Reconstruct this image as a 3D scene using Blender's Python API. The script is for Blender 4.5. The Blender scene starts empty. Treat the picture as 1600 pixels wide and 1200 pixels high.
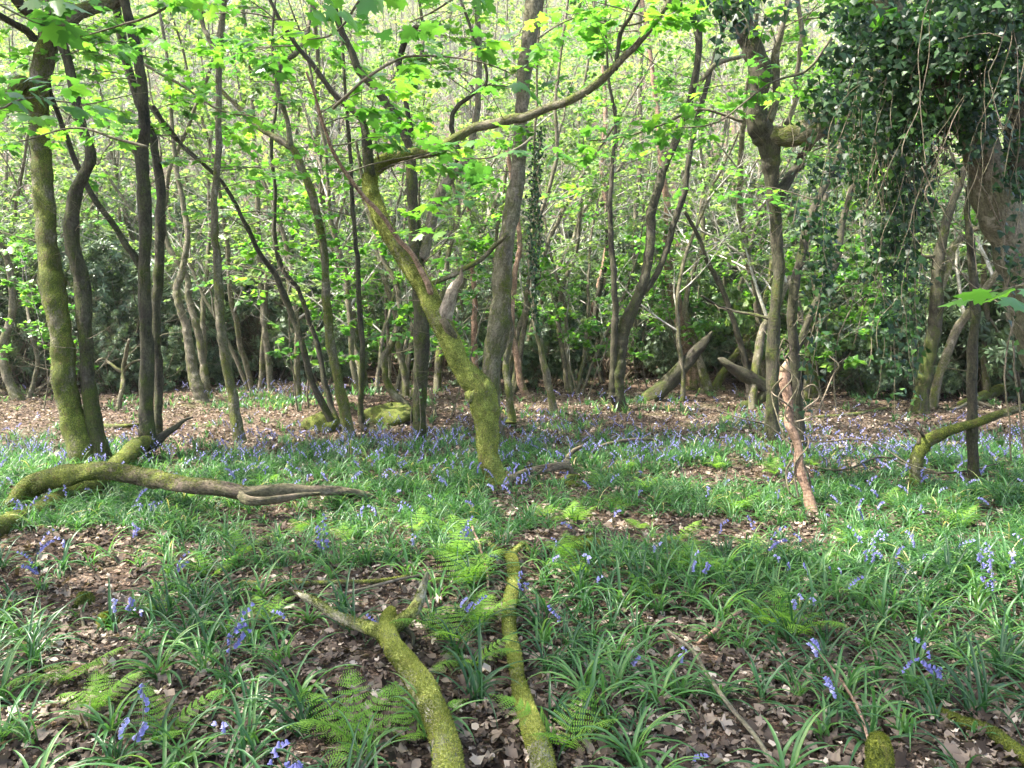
import bpy, math
import numpy as np
from mathutils import Matrix, Vector

# ------------------------------------------------------------------ camera, sky, sun, exposure
SC = bpy.context.scene
COL = SC.collection
R = math.radians
CAM_H = 1.55
F = 1180.0                      # focal length in pixels of the 1600 px wide photograph
PITCH = math.atan(80.0 / F)
cd = bpy.data.cameras.new('camera'); cam = bpy.data.objects.new('camera', cd); COL.objects.link(cam)
cam.location = (0, 0, CAM_H); cam.rotation_euler = (math.pi / 2 - PITCH, 0, 0)
cd.sensor_width = 36.0; cd.lens = 36.0 * F / 1600.0; cd.clip_start = 0.05; cd.clip_end = 1000
SC.camera = cam
SUN_EL, SUN_AZ = R(58), R(-100)   # azimuth measured from +Y (view direction) towards +X
w = bpy.data.worlds.new('World'); SC.world = w; w.use_nodes = True
nt = w.node_tree; bg = nt.nodes['Background']
sky = nt.nodes.new('ShaderNodeTexSky'); sky.sky_type = 'NISHITA'; sky.sun_disc = False
sky.sun_elevation = SUN_EL; sky.sun_rotation = SUN_AZ
sky.air_density = 1.0; sky.dust_density = 4.0; sky.ozone_density = 0.6
nt.links.new(sky.outputs[0], bg.inputs[0]); bg.inputs[1].default_value = 0.15
ld = bpy.data.lights.new('sun', 'SUN'); sun = bpy.data.objects.new('sun', ld); COL.objects.link(sun)
ld.energy = 3.8; ld.angle = R(0.6); ld.color = (1.0, 0.95, 0.86)
sdir = Vector((math.sin(SUN_AZ) * math.cos(SUN_EL), math.cos(SUN_AZ) * math.cos(SUN_EL), math.sin(SUN_EL)))
sun.rotation_euler = sdir.to_track_quat('Z', 'Y').to_euler()
SC.view_settings.view_transform = 'Standard'; SC.view_settings.look = 'None'
SC.view_settings.exposure = 2.66; SC.view_settings.gamma = 1.0; SC.view_settings.use_curve_mapping = False
SC.render.engine = 'CYCLES'
SC.cycles.use_denoising = True
SC.cycles.max_bounces = 7; SC.cycles.transparent_max_bounces = 8
SC.cycles.diffuse_bounces = 4; SC.cycles.transmission_bounces = 5; SC.cycles.glossy_bounces = 2
SC.cycles.sample_clamp_indirect = 6.0

RNG = np.random.default_rng(11)

# ------------------------------------------------------------------ terrain + projection
def ray(px, py):
    x, y, z = (px - 800.0) / F, (600.0 - py) / F, -1.0
    c, s = math.cos(PITCH), math.sin(PITCH)
    # camera axes: right=(1,0,0) up=(0,s,c) back=(0,-c,s)
    return np.array([x, y * s + c, y * c - s])

def P(px, py, d):
    r = ray(px, py); return np.array([0, 0, CAM_H]) + r * (d / r[1])

def project(X):
    X = np.atleast_2d(X); c, s = math.cos(PITCH), math.sin(PITCH)
    rx, ry, rz = X[:, 0], X[:, 1], X[:, 2] - CAM_H
    depth = ry * c - rz * s
    up = ry * s + rz * c
    depth = np.where(depth < 0.05, 0.05, depth)
    return 800 + F * rx / depth, 600 - F * up / depth

MOUNDS = []
def hgt(x, y):
    x = np.asarray(x, float); y = np.asarray(y, float)
    h = 0.03 * np.sin(0.9 * x + 0.4 * y) + 0.025 * np.sin(1.7 * x - 1.1 * y + 1.0) + 0.02 * np.sin(2.9 * y + 0.5 * x)
    h = h + 0.010 * np.sin(6.1 * x + 2.0 * y) + 0.010 * np.sin(5.2 * y - 3.3 * x)
    edge = 24.0 + 1.5 * np.sin(x * 0.13 + 1.0)
    t = np.maximum(y - edge, 0)
    h = h + 0.47 * t * t / (t + 9.0) + np.where(t > 0, 0.12 * np.sin(0.35 * x + 0.2 * y) * np.minimum(t / 8, 1), 0)
    for (mx, my, mh, mr) in MOUNDS:
        h = h + mh * np.exp(-((x - mx) ** 2 + (y - my) ** 2) / (mr * mr))
    return h

def gp(px, py):
    """ground point seen at a pixel"""
    r = ray(px, py); o = np.array([0, 0, CAM_H]); t = 0.8
    for _ in range(4000):
        p = o + r * t
        if p[2] <= hgt(p[0], p[1]): break
        t += 0.02 * max(1.0, t * 0.12)
    return o + r * t

for (px, py, mh, mr) in [(505, 655, .32, .95), (610, 645, .30, .9), (690, 660, .15, .8), (1090, 605, .35, 1.2), (40, 860, .08, .5), (880, 850, .06, .4)]:
    g = gp(px, py); MOUNDS.append((g[0], g[1], mh, mr))

# ------------------------------------------------------------------ mesh builder
class MB:
    def __init__(s): s.V = []; s.T = []; s.Q = []; s.n = 0; s.var = []; s.moss = []; s.bco = []
    def add(s, V, Fc, mat=0, var=0.5, moss=0.0, bco=None):
        V = np.asarray(V, float).reshape(-1, 3); Fc = np.asarray(Fc, int)
        m = len(V)
        s.V.append(V)
        s.var.append(np.broadcast_to(np.asarray(var, float), (m,)))
        s.moss.append(np.broadcast_to(np.asarray(moss, float), (m,)))
        s.bco.append(V if bco is None else bco)
        (s.T if Fc.shape[1] == 3 else s.Q).append((Fc + s.n, mat)); s.n += m
    def both(s, V, T, Q, mat=0, var=0.5, moss=0.0, bco=None):
        n0 = s.n; s.add(V, Q, mat, var, moss, bco)
        if T is not None and len(T): s.T.append((np.asarray(T, int) + n0, mat))
    def data(s, name, mats, origin=(0, 0, 0), smooth=True):
        me = bpy.data.meshes.new(name)
        if not s.V: return me
        V = np.concatenate(s.V) - np.asarray(origin)
        T = np.concatenate([t for t, _ in s.T]) if s.T else np.zeros((0, 3), int)
        Q = np.concatenate([q for q, _ in s.Q]) if s.Q else np.zeros((0, 4), int)
        mi = np.concatenate([np.full(len(t), m) for t, m in s.T] + [np.full(len(q), m) for q, m in s.Q])
        nl = T.size + Q.size; npoly = len(T) + len(Q)
        me.vertices.add(len(V)); me.vertices.foreach_set('co', V.ravel().astype(np.float32))
        me.loops.add(nl); me.loops.foreach_set('vertex_index', np.concatenate([T.ravel(), Q.ravel()]).astype(np.int32))
        me.polygons.add(npoly)
        st = np.concatenate([np.arange(len(T)) * 3, T.size + np.arange(len(Q)) * 4]).astype(np.int32)
        me.polygons.foreach_set('loop_start', st)
        me.polygons.foreach_set('material_index', mi.astype(np.int32))
        me.polygons.foreach_set('use_smooth', np.full(npoly, smooth))
        for nm, arr, ty in (('var', s.var, 'FLOAT'), ('moss', s.moss, 'FLOAT')):
            a = me.attributes.new(nm, ty, 'POINT'); a.data.foreach_set('value', np.concatenate(arr).astype(np.float32))
        a = me.attributes.new('bco', 'FLOAT_VECTOR', 'POINT'); a.data.foreach_set('vector', np.concatenate(s.bco).ravel().astype(np.float32))
        for m in mats: me.materials.append(m)
        me.update(calc_edges=True); return me

def link(name, data, parent=None, loc=None, **props):
    o = bpy.data.objects.new(name, data); COL.objects.link(o)
    if parent is not None: o.parent = parent
    if loc is not None: o.location = tuple(loc)
    for k, v in props.items(): o[k] = v
    return o

def thing(name, label, cat, loc, group=None):
    o = bpy.data.objects.new(name, None); COL.objects.link(o); o.location = tuple(loc)
    o.empty_display_size = 0.2
    o['label'] = label; o['category'] = cat
    if group: o['group'] = group
    return o

def copy_tree(o, parent=None, loc=None, rz=None, sc=None, label=None):
    c = o.copy(); COL.objects.link(c)
    if parent is not None: c.parent = parent
    if loc is not None: c.location = tuple(loc)
    if rz is not None: c.rotation_euler = (0, 0, rz)
    if sc is not None: c.scale = sc if hasattr(sc, '__len__') else (sc, sc, sc)
    if label: c['label'] = label
    for ch in list(o.children):
        copy_tree(ch, c)
    return c

# ------------------------------------------------------------------ curves and tubes
def catmull(A, per):
    A = np.asarray(A, float)
    if len(A) < 3: 
        t = np.linspace(0, 1, per + 1)[:, None]; return A[0] * (1 - t) + A[-1] * t
    Pd = np.vstack([2 * A[0] - A[1], A, 2 * A[-1] - A[-2]])
    out = []
    t = np.linspace(0, 1, per, endpoint=False)[:, None]
    for i in range(1, len(Pd) - 2):
        p0, p1, p2, p3 = Pd[i - 1], Pd[i], Pd[i + 1], Pd[i + 2]
        out.append(0.5 * ((2 * p1) + (-p0 + p2) * t + (2 * p0 - 5 * p1 + 4 * p2 - p3) * t ** 2 + (-p0 + 3 * p1 - 3 * p2 + p3) * t ** 3))
    out.append(A[-1:][:]); return np.vstack(out)

def frames(C):
    T = np.gradient(C, axis=0); T /= np.linalg.norm(T, axis=1, keepdims=True) + 1e-9
    a = np.array([1.0, 0, 0]) if abs(T[0][0]) < 0.8 else np.array([0, 1.0, 0])
    n = np.cross(T[0], a); n /= np.linalg.norm(n)
    N = np.empty_like(C)
    for i in range(len(C)):
        n = n - T[i] * np.dot(n, T[i]); n /= np.linalg.norm(n) + 1e-9; N[i] = n
    return T, N, np.cross(T, N)

def tube(mb, C, rad, k=8, rough=0.0, moss=0.0, mat=0, var=None, rng=RNG, knots=0, cap=True, flute=0.0, lump=0.0):
    """one tapering limb; returns surface points and normals for later moss"""
    C = np.asarray(C, float); n = len(C); rad = np.broadcast_to(np.asarray(rad, float), (n,)).copy()
    T, N, B = frames(C)
    th = np.linspace(0, 2 * math.pi, k, endpoint=False)[None, :]
    seg = np.linalg.norm(np.diff(C, axis=0), axis=1); L = np.concatenate([[0], np.cumsum(seg)])[:, None]
    d = np.zeros((n, k))
    if rough > 0:
        for j in range(6):
            kk = [1, 2, 3, 2, 4, 5][j]; wv = rng.uniform(1, 4) * [1, 1.4, 2, 4, 5, 9][j]
            d = d + rough * [1, .9, .6, .5, .35, .3][j] * np.sin(kk * th + wv * L * rng.choice([-1, 1]) + rng.uniform(0, 6.28)) * (0.7 + 0.3 * np.sin(L * rng.uniform(1, 5) + rng.uniform(0, 6)))
    if flute > 0:
        q = rng.integers(4, 7); d = d + flute * np.cos(q * th + rng.uniform(0, 6) + 0.6 * L) * np.exp(-L / 0.22)
    if lump > 0:
        for j in range(int(L[-1, 0] * 14) + 4):
            a0, l0 = rng.uniform(0, 6.28), rng.uniform(0, L[-1, 0])
            dd = np.angle(np.exp(1j * (th - a0)))
            d = d + lump * rng.uniform(-.4, 1) * np.exp(-(dd / rng.uniform(.3, .8)) ** 2 - ((L - l0) / rng.uniform(.04, .12)) ** 2)
    d = d - d.mean(1, keepdims=True) * .9
    for _ in range(knots):
        a0, l0 = rng.uniform(0, 6.28), rng.uniform(.1, .95) * L[-1, 0]
        dd = np.angle(np.exp(1j * (th - a0))); rr = np.interp(l0, L[:, 0], rad)
        d = d + rng.uniform(.04, .2) * np.exp(-(dd / .55) ** 2 - ((L - l0) / (rr * rng.uniform(.6, 1.2) + .01)) ** 2)
    rr = rad[:, None] * (1 + d)
    D = N[:, None, :] * np.cos(th)[..., None] + B[:, None, :] * np.sin(th)[..., None]
    V = C[:, None, :] + D * rr[..., None]
    off = rng.uniform(0, 50, 3)
    bco = np.stack([rad[:, None] * np.cos(th) + off[0], rad[:, None] * np.sin(th) + off[1], np.broadcast_to(L, (n, k)) + off[2]], -1).reshape(-1, 3)
    i = np.arange(n - 1)[:, None] * k; j = np.arange(k)[None, :]; j2 = (j + 1) % k
    Q = np.stack([i + j, i + j2, i + k + j2, i + k + j], -1).reshape(-1, 4)
    mo = np.broadcast_to(np.broadcast_to(np.asarray(moss, float), (n,))[:, None], (n, k)).ravel()
    Vf = V.reshape(-1, 3); Tt = []
    vv = rng.uniform(0, 1) if var is None else var
    if cap:
        Vf = np.vstack([Vf, C[-1:] + T[-1:] * rad[-1] * 0.15, C[:1]]); m = n * k
        jj = np.arange(k); Tt = np.vstack([np.stack([(n - 1) * k + jj, (n - 1) * k + (jj + 1) % k, np.full(k, m)], -1), np.stack([(jj + 1) % k, jj, np.full(k, m + 1)], -1)])
        bco = np.vstack([bco, bco[-1:], bco[:1]]); mo = np.concatenate([mo, mo[-1:], mo[:1]])
    mb.both(Vf, Tt, Q, mat, vv, mo, bco)
    return V, D, mo.reshape(-1)[:n * k].reshape(n, k)

def resample(C, rad, moss, step, wob=0.0, rng=RNG):
    """catmull through nodes, node radii and moss interpolated"""
    C = np.asarray(C, float); Ls = np.linalg.norm(np.diff(C, axis=0), axis=1).sum()
    per = max(2, int(Ls / step / max(1, len(C) - 1)))
    X = catmull(C, per); t = np.linspace(0, 1, len(X)); tn = np.linspace(0, 1, len(C))
    r = np.interp(t, tn, rad); m = np.interp(t, tn, np.broadcast_to(moss, (len(C),)) if np.ndim(moss) else np.full(len(C), moss))
    if wob > 0:
        for a in range(3):
            for q in range(3):
                nk = max(2, int(Ls * [1.6, 4, 9][q])); X[:, a] += wob / (q + 1) * np.interp(t * nk, np.arange(nk + 1), rng.normal(0, 1, nk + 1)) * np.clip(np.sin(np.pi * t), 0, 1) ** .5
    return X, r, m

# ------------------------------------------------------------------ leaf templates (x side, y forward, z normal)
def fan(pts, zc=0.0, zf=None):
    pts = np.asarray(pts, float); n = len(pts)
    c = np.array([[0, pts[:, 1].mean() * .55, zc]])
    z = np.zeros((n, 1)) if zf is None else zf(pts)[:, None]
    V = np.vstack([np.hstack([pts, z]), c]); i = np.arange(n)
    return V, np.stack([i, (i + 1) % n, np.full(n, n)], -1)

def palmate(detail):
    if detail == 2:
        h = [(.04, 0), (.16, -.06), (.30, -.08), (.26, .06), (.42, .16), (.56, .22), (.44, .30), (.52, .42), (.34, .44), (.26, .42), (.24, .58), (.30, .70), (.16, .74), (.10, .86), (0, 1.0)]
    elif detail == 1:
        h = [(.05, 0), (.28, -.06), (.26, .10), (.54, .26), (.28, .42), (.28, .66), (0, 1.0)]
    else:
        h = [(.10, 0), (.48, .24), (.30, .5), (0, .95)]
    pts = h + [(-x, y) for x, y in h[::-1][1:]]
    return fan(pts, 0.0, lambda p: -0.28 * np.abs(p[:, 0]) - 0.10 * p[:, 1] ** 2)

SYC2, SYC1, SYC0 = palmate(2), palmate(1), palmate(0)
IVY = fan([(0, 0), (.28, -.1), (.5, .1), (.3, .35), (.22, .55), (0, .95), (-.22, .55), (-.3, .35), (-.5, .1), (-.28, -.1)], 0, lambda p: -0.2 * np.abs(p[:, 0]))
RHO = (np.array([[0, 0, 0], [.13, .35, -.03], [.13, .7, -.08], [0, 1, -.18], [-.13, .7, -.08], [-.13, .35, -.03], [0, .5, .02]]),
       np.array([[0, 1, 6], [1, 2, 6], [2, 3, 6], [3, 4, 6], [4, 5, 6], [5, 0, 6]]))
OVAL = (np.array([[0, 0, 0], [.25, .3, .02], [.22, .7, 0], [0, 1, -.08], [-.22, .7, 0], [-.25, .3, .02]]), np.array([[0, 1, 5], [1, 2, 4], [1, 4, 5], [2, 3, 4]]))

def dead_leaf():
    V = []; 
    for y, w_ in ((0, .03), (.2, .2), (.45, .3), (.72, .22), (1.0, .02)): V += [(-w_, y, .10 * w_ * 3), (0, y, 0), (w_, y, .10 * w_ * 3)]
    V = np.array(V); i = (np.arange(4) * 3)[:, None] + np.arange(2)[None]; Q = np.stack([i, i + 1, i + 4, i + 3], -1).reshape(-1, 4); return V, Q
DEAD = dead_leaf()

def scatter(mb, tpl, pos, fwd, nor, size, mat=0, var=None, rng=RNG, curl=None):
    pos = np.atleast_2d(pos); N = len(pos)
    if N == 0: return
    f = fwd / (np.linalg.norm(fwd, axis=1, keepdims=True) + 1e-9)
    s = np.cross(f, nor); s /= np.linalg.norm(s, axis=1, keepdims=True) + 1e-9
    n = np.cross(s, f)
    V, Fc = tpl; m = len(V)
    size = np.broadcast_to(np.asarray(size, float), (N,))
    Vz = np.broadcast_to(V[:, 2], (N, m)).copy()
    if curl is not None: Vz = Vz + curl[:, None] * (V[:, 0] ** 2 * 2 + (V[:, 1] - .5) ** 2)[None, :] + (curl[:, None] * .7) * np.sin(V[:, 0] * 7 + V[:, 1] * 5)[None, :] * .3
    W = pos[:, None, :] + size[:, None, None] * (V[None, :, 0, None] * s[:, None, :] + V[None, :, 1, None] * f[:, None, :] + Vz[..., None] * n[:, None, :])
    FF = (Fc[None] + (np.arange(N) * m)[:, None, None]).reshape(-1, Fc.shape[1])
    v = rng.uniform(0, 1, N) if var is None else np.broadcast_to(var, (N,))
    mb.add(W.reshape(-1, 3), FF, mat, np.repeat(v, m))

# ------------------------------------------------------------------ procedural growth
def unit(v): return v / (np.linalg.norm(v) + 1e-9)

def grow(p, d, L, r, lvl, out, tips, rng, up=.10, wig=.22, kids=(9, 6, 4), ratio=.5, maxl=3, step=.22, first=.3, flat=0.0):
    n = max(4, int(L / step)); 
    if lvl >= 2: n = max(3, min(n, 5))
    C = [np.array(p, float)]; d = unit(np.array(d, float)); bend = rng.normal(0, wig * .6, 3)
    for i in range(n):
        d = unit(d + rng.normal(0, wig, 3) * (.5 if lvl == 0 else .8) * .6 + bend * (.25) + np.array([0, 0, up * (1 if lvl < 2 else .3)]))
        if flat and lvl >= 1: d[2] *= (1 - flat); d = unit(d)
        if rng.random() < .12: bend = rng.normal(0, wig * .6, 3)
        C.append(C[-1] + d * L / n)
    C = np.array(C); rr = r * (1 - np.linspace(0, 1, n + 1) ** 1.1 * (.78 if lvl < maxl else .7))
    out.append((C, rr, lvl))
    if lvl >= maxl:
        tips.append(C); return C
    nk = kids[lvl] if lvl < len(kids) else 3
    for j in range(nk):
        t = first + (1 - first) * (j + rng.uniform(.1, .9)) / nk if lvl == 0 else .2 + .8 * (j + rng.uniform(.1, .9)) / nk
        x = t * n; i = min(int(x), n - 1); q = C[i] * (1 - (x - i)) + C[i + 1] * (x - i); tan = unit(C[i + 1] - C[i])
        perp = unit(np.cross(tan, rng.normal(0, 1, 3))); a = rng.uniform(.5, 1.05)
        dd = tan * math.cos(a) + perp * math.sin(a)
        ch = L * ratio * rng.uniform(.6, 1.15) * (1 - .35 * t if lvl == 0 else 1)
        grow(q, dd, ch, np.interp(x, np.arange(n + 1), rr) * rng.uniform(.35, .6), lvl + 1, out, tips, rng, up, wig * 1.1, kids, ratio, maxl, step, first, flat)
    return C

def leaf_sprays(mb, tips, rng, size=(.08, .13), per=4, tpl=SYC0, mat=1, prob=1.0, droop=.25, petiole=.05, vbase=0.0):
    pos = []; fw = []; no = []; sz = []; vr = []
    for C in tips:
        if rng.random() > prob: continue
        n = len(C) - 1; tv = np.clip(rng.normal(.5, .22) + vbase, 0, 1); up = unit(np.array([0, 0, 1.0]) + rng.normal(0, .25, 3))
        for j in range(per):
            t = (.25 + .75 * (j + 1) / per) * n; i = min(int(t), n - 1); q = C[i] + (C[i + 1] - C[i]) * (t - i); tan = unit(C[i + 1] - C[i])
            side = unit(np.cross(tan, up))
            for s in ((-1, 1) if j < per - 1 else (-1, 1, 0)):
                if rng.random() < .12: continue
                f = unit(side * s * 1.0 + tan * (.5 if s else 1.0) + rng.normal(0, .2, 3) + np.array([0, 0, -droop * rng.uniform(.2, 1.6)]))
                pos.append(q + f * petiole * rng.uniform(.4, 1.2)); fw.append(f)
                no.append(up + rng.normal(0, .28, 3)); sz.append(rng.uniform(*size)); vr.append(np.clip(tv + rng.normal(0, .12), 0, 1))
    if pos: scatter(mb, tpl, np.array(pos), np.array(fw), np.array(no), np.array(sz), mat, np.array(vr), rng)

# ------------------------------------------------------------------ materials
def nodes(name):
    m = bpy.data.materials.new(name); m.use_nodes = True; t = m.node_tree
    for x in list(t.nodes): t.nodes.remove(x)
    out = t.nodes.new('ShaderNodeOutputMaterial'); b = t.nodes.new('ShaderNodeBsdfPrincipled')
    t.links.new(b.outputs[0], out.inputs[0]); return m, t, b, out
def attr(t, n):
    a = t.nodes.new('ShaderNodeAttribute'); a.attribute_name = n; return a
def noise(t, co, scale, detail=4, rough=.6, stretch=None):
    if stretch:
        mp = t.nodes.new('ShaderNodeMapping'); mp.inputs['Scale'].default_value = stretch; t.links.new(co, mp.inputs[0]); co = mp.outputs[0]
    n = t.nodes.new('ShaderNodeTexNoise'); n.inputs['Scale'].default_value = scale; n.inputs['Detail'].default_value = detail; n.inputs['Roughness'].default_value = rough
    t.links.new(co, n.inputs['Vector']); return n.outputs[0]
def ramp(t, fac, stops):
    r = t.nodes.new('ShaderNodeValToRGB'); e = r.color_ramp.elements
    while len(e) < len(stops): e.new(.5)
    for x, (p, c) in zip(e, stops): x.position = p; x.color = (*c, 1) if len(c) == 3 else c
    t.links.new(fac, r.inputs[0]); return r.outputs[0]
def mathn(t, op, a, b=None, c=None, clamp=False):
    m = t.nodes.new('ShaderNodeMath'); m.operation = op; m.use_clamp = clamp
    for i, v in enumerate((a, b, c)):
        if v is None: continue
        if isinstance(v, (int, float)): m.inputs[i].default_value = v
        else: t.links.new(v, m.inputs[i])
    return m.outputs[0]
def mix(t, fac, a, b):
    m = t.nodes.new('ShaderNodeMix'); m.data_type = 'RGBA'
    for s, v in ((m.inputs[0], fac), (m.inputs[6], a), (m.inputs[7], b)):
        if isinstance(v, (int, float)): s.default_value = v
        elif isinstance(v, tuple): s.default_value = (*v, 1)
        else: t.links.new(v, s)
    return m.outputs[2]

def bark(name, dark, light, bias=0.0, mossc=((.02, .03, .006), (.075, .095, .014), (.20, .22, .03)), lichen=.5, bump=.7, band=.25, algae=.55):
    m, t, b, out = nodes(name)
    co = attr(t, 'bco').outputs['Vector']; mo = attr(t, 'moss').outputs['Fac']
    n1 = noise(t, co, 14, 6, .65, (1, 1, .3)); n2 = noise(t, co, 70, 4, .7, (1, 1, .45)); nb = noise(t, co, 22, 3, .6, (.5, .5, 3.5))
    c = ramp(t, mathn(t, 'ADD', mathn(t, 'MULTIPLY', n1, .55), mathn(t, 'MULTIPLY', n2, .45)), [(.40, dark), (.5, tuple((x + y) / 2 for x, y in zip(dark, light))), (.60, light)])
    c = mix(t, mathn(t, 'MULTIPLY', ramp(t, nb, [(.48, (0, 0, 0)), (.62, (1, 1, 1))]), band), c, tuple(x * .35 for x in dark))
    c = mix(t, mathn(t, 'MULTIPLY', ramp(t, noise(t, co, 3.5, 4, .65), [(.35, (0, 0, 0)), (.62, (1, 1, 1))]), algae), c, mix(t, ramp(t, n2, [(.35, (0, 0, 0)), (.65, (1, 1, 1))]), (.03, .036, .014), (.14, .15, .06)))
    li = noise(t, co, 9, 5, .7); c = mix(t, mathn(t, 'MULTIPLY', ramp(t, li, [(.56, (0, 0, 0)), (.66, (1, 1, 1))]), lichen), c, tuple(min(.6, x * 1.5 + .05) for x in light))
    ge = t.nodes.new('ShaderNodeNewGeometry'); sp = t.nodes.new('ShaderNodeSeparateXYZ'); t.links.new(ge.outputs['Normal'], sp.inputs[0])
    mn = noise(t, co, 5.5, 5, .65, (1, 1, .6)); mn2 = noise(t, co, 38, 4, .7)
    s = mathn(t, 'ADD', mathn(t, 'MULTIPLY', mn, 3.4), mathn(t, 'MULTIPLY', mn2, 1.5))
    s = mathn(t, 'ADD', s, mathn(t, 'MULTIPLY', mo, 1.3)); s = mathn(t, 'ADD', s, mathn(t, 'MULTIPLY', sp.outputs['Z'], .3)); s = mathn(t, 'ADD', s, bias - 3.12)
    fac = mathn(t, 'MULTIPLY', s, 1.9, None, True)
    mc = ramp(t, noise(t, co, 95, 5, .75), [(.38, mossc[0]), (.5, mossc[1]), (.62, mossc[2])])
    mc = mix(t, mathn(t, 'MULTIPLY', ramp(t, noise(t, co, 6, 4, .7), [(.42, (0, 0, 0)), (.58, (1, 1, 1))]), .6), mc, (.03, .04, .008))
    mc = mix(t, mathn(t, 'MULTIPLY', ramp(t, noise(t, co, 11, 4, .7, (1.3, 1, .8)), [(.52, (0, 0, 0)), (.64, (1, 1, 1))]), .55), mc, (.085, .06, .025))
    c = mix(t, fac, c, mc)
    t.links.new(c, b.inputs['Base Color']); b.inputs['Roughness'].default_value = .88; b.inputs['Specular IOR Level'].default_value = .25
    bm = t.nodes.new('ShaderNodeBump'); bm.inputs['Strength'].default_value = bump; bm.inputs['Distance'].default_value = .02
    h = mathn(t, 'ADD', mathn(t, 'MULTIPLY', n1, .8), mathn(t, 'MULTIPLY', n2, .5)); h = mathn(t, 'ADD', h, mathn(t, 'MULTIPLY', fac, mathn(t, 'ADD', .35, mathn(t, 'MULTIPLY', mn2, 1.3))))
    t.links.new(h, bm.inputs['Height']); t.links.new(bm.outputs[0], b.inputs['Normal']); return m

def leafmat(name, stops, trans=.45, tcol=None, rough=.45, spec=.5, veins=True):
    """stops: colours over the per-leaf attribute var"""
    m, t, b, out = nodes(name)
    v = attr(t, 'var').outputs['Fac']
    c = ramp(t, v, stops)
    t.links.new(c, b.inputs['Base Color']); b.inputs['Roughness'].default_value = rough; b.inputs['Specular IOR Level'].default_value = spec
    if trans > 0:
        tr = t.nodes.new('ShaderNodeBsdfTranslucent'); mx = t.nodes.new('ShaderNodeMixShader'); mx.inputs[0].default_value = trans
        k = 1.9 if tcol is None else tcol
        c2 = ramp(t, v, [(p, tuple(min(.85, x * k * g) for x, g in zip(cc, (.98, 1.0, .55)))) for p, cc in stops])
        t.links.new(c2, tr.inputs[0]); t.links.new(b.outputs[0], mx.inputs[1]); t.links.new(tr.outputs[0], mx.inputs[2]); t.links.new(mx.outputs[0], out.inputs[0])
    return m

M = {}
M['bark'] = bark('bark_brown', (.045, .037, .027), (.20, .168, .125))
M['bark_grey'] = bark('bark_grey', (.05, .042, .03), (.19, .16, .12), lichen=.6)
M['bark_bright'] = bark('bark_bright_moss', (.09, .08, .055), (.34, .31, .23), lichen=.7, mossc=((.06, .075, .014), (.19, .215, .04), (.38, .40, .11)))
M['bark_dark'] = bark('bark_dark', (.009, .008, .006), (.058, .048, .035), lichen=.2, algae=.28, mossc=((.012, .02, .005), (.04, .055, .010), (.10, .12, .018)))  # dark bark, with the trunks' backlit shade put into the colour
M['bark_red'] = bark('bark_reddish', (.09, .05, .034), (.36, .23, .16), lichen=.4, band=.5, algae=.15)
M['deadwood'] = bark('dead_wood', (.02, .014, .010), (.155, .115, .082), lichen=.5, band=.0, bump=.7)
M['bare'] = bark('weathered_bare_wood', (.10, .078, .058), (.40, .33, .26), lichen=.4, band=.0, bias=-.15, bump=.8, algae=.1)
M['cut'] = bark('cut_wood', (.30, .18, .11), (.55, .38, .25), lichen=.2, band=.0, bias=-1)
M['twig'] = bark('twig_bark', (.05, .04, .03), (.19, .155, .115), bias=-.15, lichen=.3)
M['twig_far'] = bark('haze_paled_twig_bark', (.18, .165, .14), (.55, .52, .46), bias=-.5, lichen=.6, bump=0)  # pale twigs, coloured paler still to stand in for sunlight and haze
M['vine'] = bark('ivy_stem_bark', (.05, .038, .026), (.24, .19, .14), bias=-.3, lichen=.3)
M['syc'] = leafmat('sycamore_leaf', [(0, (.03, .095, .024)), (.4, (.055, .155, .028)), (.8, (.10, .23, .03)), (1, (.16, .29, .04))], .5, 2.2, .38, .5)
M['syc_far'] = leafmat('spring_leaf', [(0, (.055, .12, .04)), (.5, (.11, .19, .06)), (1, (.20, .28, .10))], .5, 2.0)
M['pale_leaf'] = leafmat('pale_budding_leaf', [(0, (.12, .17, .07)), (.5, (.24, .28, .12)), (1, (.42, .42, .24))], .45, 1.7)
M['ivy'] = leafmat('ivy_leaf', [(0, (.008, .024, .008)), (.6, (.016, .046, .014)), (.9, (.035, .09, .02)), (1, (.08, .17, .03))], .25, 2.0, .45, .35)
M['rhodo'] = leafmat('rhododendron_leaf', [(0, (.04, .075, .038)), (.6, (.10, .155, .08)), (1, (.19, .25, .14))], .3, 1.6, .36, .5)
M['bell'] = leafmat('bluebell_leaf', [(0, (.018, .056, .019)), (.5, (.037, .108, .034)), (.85, (.078, .18, .05)), (.97, (.15, .24, .07)), (1, (.34, .30, .14))], .40, 1.9, .38, .45)
M['fern'] = leafmat('fern_frond', [(0, (.07, .16, .028)), (.5, (.13, .26, .04)), (1, (.20, .34, .06))], .5, rough=.7, spec=.15)
M['petal'] = leafmat('bluebell_petal', [(0, (.12, .12, .32)), (.5, (.20, .195, .45)), (.9, (.33, .32, .60)), (1, (.52, .50, .70))], .3, 1.5, .5, .3)
M['stalk'] = leafmat('bluebell_stalk', [(0, (.03, .06, .02)), (1, (.06, .06, .05))], 0)
M['litter'] = leafmat('dry_leaf', [(0, (.016, .012, .009)), (.3, (.046, .034, .026)), (.6, (.105, .08, .062)), (.85, (.225, .18, .14)), (1, (.44, .375, .31))], .2, 1.2, .8, .15)
M['mosst'] = leafmat('moss_tuft', [(0, (.018, .026, .005)), (.5, (.065, .082, .014)), (1, (.17, .19, .03))], .3, 1.4, .75, .1)
M['mossb'] = leafmat('bright_moss_tuft', [(0, (.045, .058, .012)), (.5, (.16, .18, .035)), (1, (.36, .37, .10))], .3, 1.4, .75, .1)

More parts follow.
